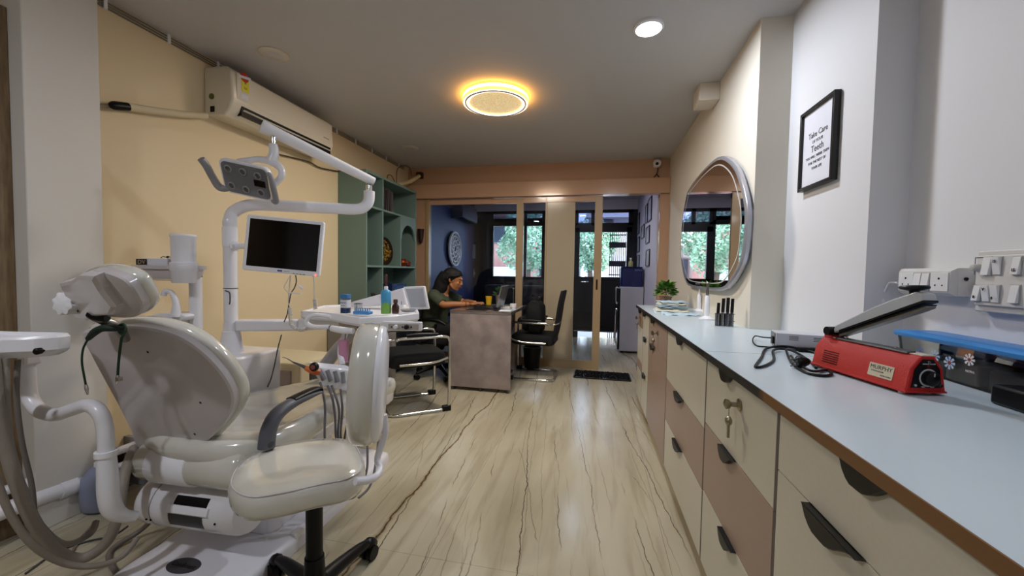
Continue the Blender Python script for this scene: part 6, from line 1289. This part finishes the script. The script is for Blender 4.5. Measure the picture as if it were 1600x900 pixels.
# ------------------------------------------------------------------ spittoon column behind the backrest
sp0 = thing('spittoon_unit', A(300, 480, D=1.95), 'white column with tray, cup filler and spittoon behind the backrest', 'dental unit')
cxp, cyp = A(306, 480, D=1.97).x, A(306, 480, D=1.97).y
MB().cyl((cxp, cyp, .45), (cxp, cyp, 1.16), .027, n=24).build('column', M_WHITE2, sp0); MB().cyl((cxp, cyp, 1.10), (cxp, cyp, 1.108), .0285, n=24).build('column_band', M_DGREY, sp0)
MB().prism([(cxp+x-.02, cyp-.05+y) for x, y in rrect(.30, .14, .04)], Matrix.Identity(4), 0.0, .50).build('column_base', M_WHITE2, sp0, bevel=.01)
tz = A(265, 412, D=1.93).z
to = [A(x, 415, D=d_) for x, d_ in ((208, 1.86), (240, 1.84), (285, 1.86), (318, 1.93), (318, 2.02), (270, 2.06), (212, 2.0))]
to = crom([V((p.x, p.y, tz-.028)) for p in to], 4, True)
MB().loft(to, (0, 0, 1), [(.09, -.055), (.03, -.045), (.015, -.02), (.012, .0), (.0, .002), (.0, .018), (.01, .020), (.015, .012), (.04, .012)]).build('tray', M_SHELL, sp0, smooth=45)
cc0 = A(287, 400, D=1.88)
MB().lathe([(.048, .145), (.050, .150), (.052, .147), (.052, .14), (.049, .135), (.047, .02), (.054, .018), (.054, -.018), (.050, -.022), (.047, -.075), (.044, -.078), (.042, -.070)], (cc0.x, cc0.y, tz-.012), n=32).build('cup_holder_cylinder', M_WHITE2, sp0)
sq = A(255, 480, D=1.9)
MB().tube([A(x, y, D=1.9) for x, y in ((256, 462), (258, 456), (266, 456), (272, 464), (275, 475), (275, 495))], [.013, .012, .011, .012, .014, .022], 12).build('cup_filler', M_WHITE2, sp0)
MB().loft(crom([A(x, y, D=1.9)*1.0 for x, y in ((225, 500), (245, 490), (285, 491), (286, 500), (270, 503), (240, 503))], 3, True), (0, 1, 0), [(0, 0), (0, .09)]).build('spittoon_bowl', M_WHITE2, sp0, bevel=.006)
MB().cyl(V((sq.x+.03, sq.y+.05, .50)), V((sq.x+.03, sq.y+.05, sq.z-.05)), .04).build('bowl_support', M_WHITE2, sp0)
bx0 = A(236, 404, D=1.92); t = thing('tissue_box', V((bx0.x, bx0.y, tz-.006)), 'flat white box printed with dark letters on the spittoon tray', 'box')
Mb2 = frame(V((A(213, 411, D=1.9).x, A(213, 411, D=1.9).y, tz-.012)), A(275, 411, D=1.9)-A(213, 411, D=1.9), (0, 0, 1))
s3 = 1 if (Mb2.to_3x3() @ V((0, 0, 1))).dot(CAM-Mb2.translation) > 0 else -1
MB().box(0, .15, 0, .034, 0, -s3*.09, Mb2).build('carton', M_PAPER, t, bevel=.002); MB().box(0, .052, .002, .032, s3*.0002, s3*.0012, Mb2).build('brown_print', mat('dark_brown_print', '#2a1c14', .5), t)
text('DV', .028, frame(Mb2 @ V((.026, .017, s3*.0016)), (Mb2.to_3x3() @ V((1, 0, 0))), (0, 0, 1)), mat('tan_print', '#b3a284', .5), t)
q = Mb2 @ V((.12, .038, -s3*.03)); t = thing('steel_clip', q, 'small dark wire clip lying on the white box', 'clip'); MB().tube([q+V(p) for p in ((-.035, 0, 0), (-.02, 0, .006), (0, 0, .003), (.012, 0, .007), (.03, 0, .0))], .0022, 6).build('wire', M_DGREY, t); MB().ball(q+V((.006, 0, .004)), .006, 8, 6).build('joint', M_DGREY, t)

# ================================================================== OPERATOR'S STOOL
st = thing('operator_stool', (-.88, 1.06, 0), 'dentist stool with glossy cream seat, oval backrest and black five star base', 'stool')
sz = .475
sp = [(357, 762), (372, 728), (405, 706), (440, 697), (500, 688), (545, 690), (564, 708), (569, 735), (545, 752), (500, 762), (440, 776), (385, 782)]
SO = crom([A(x, y, Z=sz+.035) for x, y in sp], 4, True)
for p in SO: p.z = sz-.02
MB().loft(SO, (0, 0, 1), [(.03, -.012), (.006, -.006), (.0, .01), (-.003, .035), (.0, .052), (.014, .066), (.05, .072), (.12, .068)]).build('seat', M_VINYL, st, smooth=70)
sm = sum(SO, V())/len(SO)
MB().tube([p+(p-sm).normalized()*.0015+V((0, 0, .062)) + (sm-p).normalized()*.008 for p in SO], .0022, 6, closed=True, smooth=False).build('seat_piping', M_SHELL, st)
MB().loft(SO, (0, 0, -1), [(.02, 0), (.03, .020), (.10, .028)]).build('seat_pan', M_WHITE2, st, smooth=50)
co = V((-.888, 1.118, 0))
MB().cyl(co+V((0, 0, .09)), co+V((0, 0, .45)), .026, n=24).build('gas_column', M_BLACK, st); MB().cyl(co+V((0, 0, .08)), co+V((0, 0, .20)), .036, .030, n=24).build('column_sleeve', M_BLACK, st)
MB().lathe([(.05, .06), (.052, .10), (.04, .12), (.0, .12)], co).build('hub', M_BLACK, st)
cw = [V((-.857, 1.392, 0)), V((-1.135, 1.235, 0))]
a0_ = math.atan2(cw[0].y-co.y, cw[0].x-co.x)
for k in range(5):
    a = a0_+k*math.radians(72); e = V((math.cos(a), math.sin(a), 0)); s_ = V((-e.y, e.x, 0)); Rr = .275
    MB().tube([co+V((0, 0, .095)), co+e*.12+V((0, 0, .088)), co+e*.22+V((0, 0, .076)), co+e*Rr+V((0, 0, .062))], [.030, .024, .020, .016], 10).build('base_arm', M_BLACK, st)
    w_ = co+e*Rr
    cs = MB().cyl(w_+s_*.006+V((0, 0, .027)), w_+s_*.026+V((0, 0, .027)), .027).cyl(w_-s_*.026+V((0, 0, .027)), w_-s_*.006+V((0, 0, .027)), .027).build('castor', M_BLACK, st)
    MB().tube([w_-e*.02+V((0, 0, .055)), w_+V((0, 0, .062)), w_+e*.026+V((0, 0, .045)), w_+e*.03+V((0, 0, .025))], [.018, .022, .018, .010], 10).build('castor_hood', M_BLACK, cs)
# backrest seen almost edge-on
bc = A(584, 598, D=1.22); nb = V((-.90, -.43, .05)).normalized(); tb_ = V((-nb.y, nb.x, 0)).normalized(); tb_ = -tb_; ub = V((0, 0, 1))
ub = (ub-nb*ub.dot(nb)).normalized()
Hb, Wb = .350, .30
ol = [bc+tb_*(Wb/2*math.copysign(abs(math.cos(a))**.95, math.cos(a)))+ub*(Hb/2*math.copysign(abs(math.sin(a))**.95, math.sin(a))) for a in [i*math.pi/16 for i in range(32)]]
MB().loft(ol, nb, [(.0, -.012), (-.006, -.004), (-.009, .018), (-.006, .042), (.010, .056), (.06, .064)]).build('back_cushion', M_VINYL, st, smooth=70)
MB().loft(ol, -nb, [(.0, .008), (-.002, .014), (.004, .026), (.04, .036)]).build('back_shell', M_WHITE, st, smooth=60)
MB().lathe([(.012, 0), (.012, .006), (.008, .008)], bc-nb*.044-tb_*.0, -nb).build('back_button', M_WHITE2, st)
MB().tube([bc-nb*.036+ub*-.10, bc-nb*.042+ub*-.16, A(590, 715, D=1.22), A(594, 732, D=1.2), A(588, 744, D=1.17), A(574, 750, D=1.13), A(555, 752, D=1.1)], [.009, .010, .010, .010, .011, .012, .011], 12).build('back_bar', M_WHITE2, st)

for o in list(bpy.data.objects):
    if '_o' in o: del o['_o']
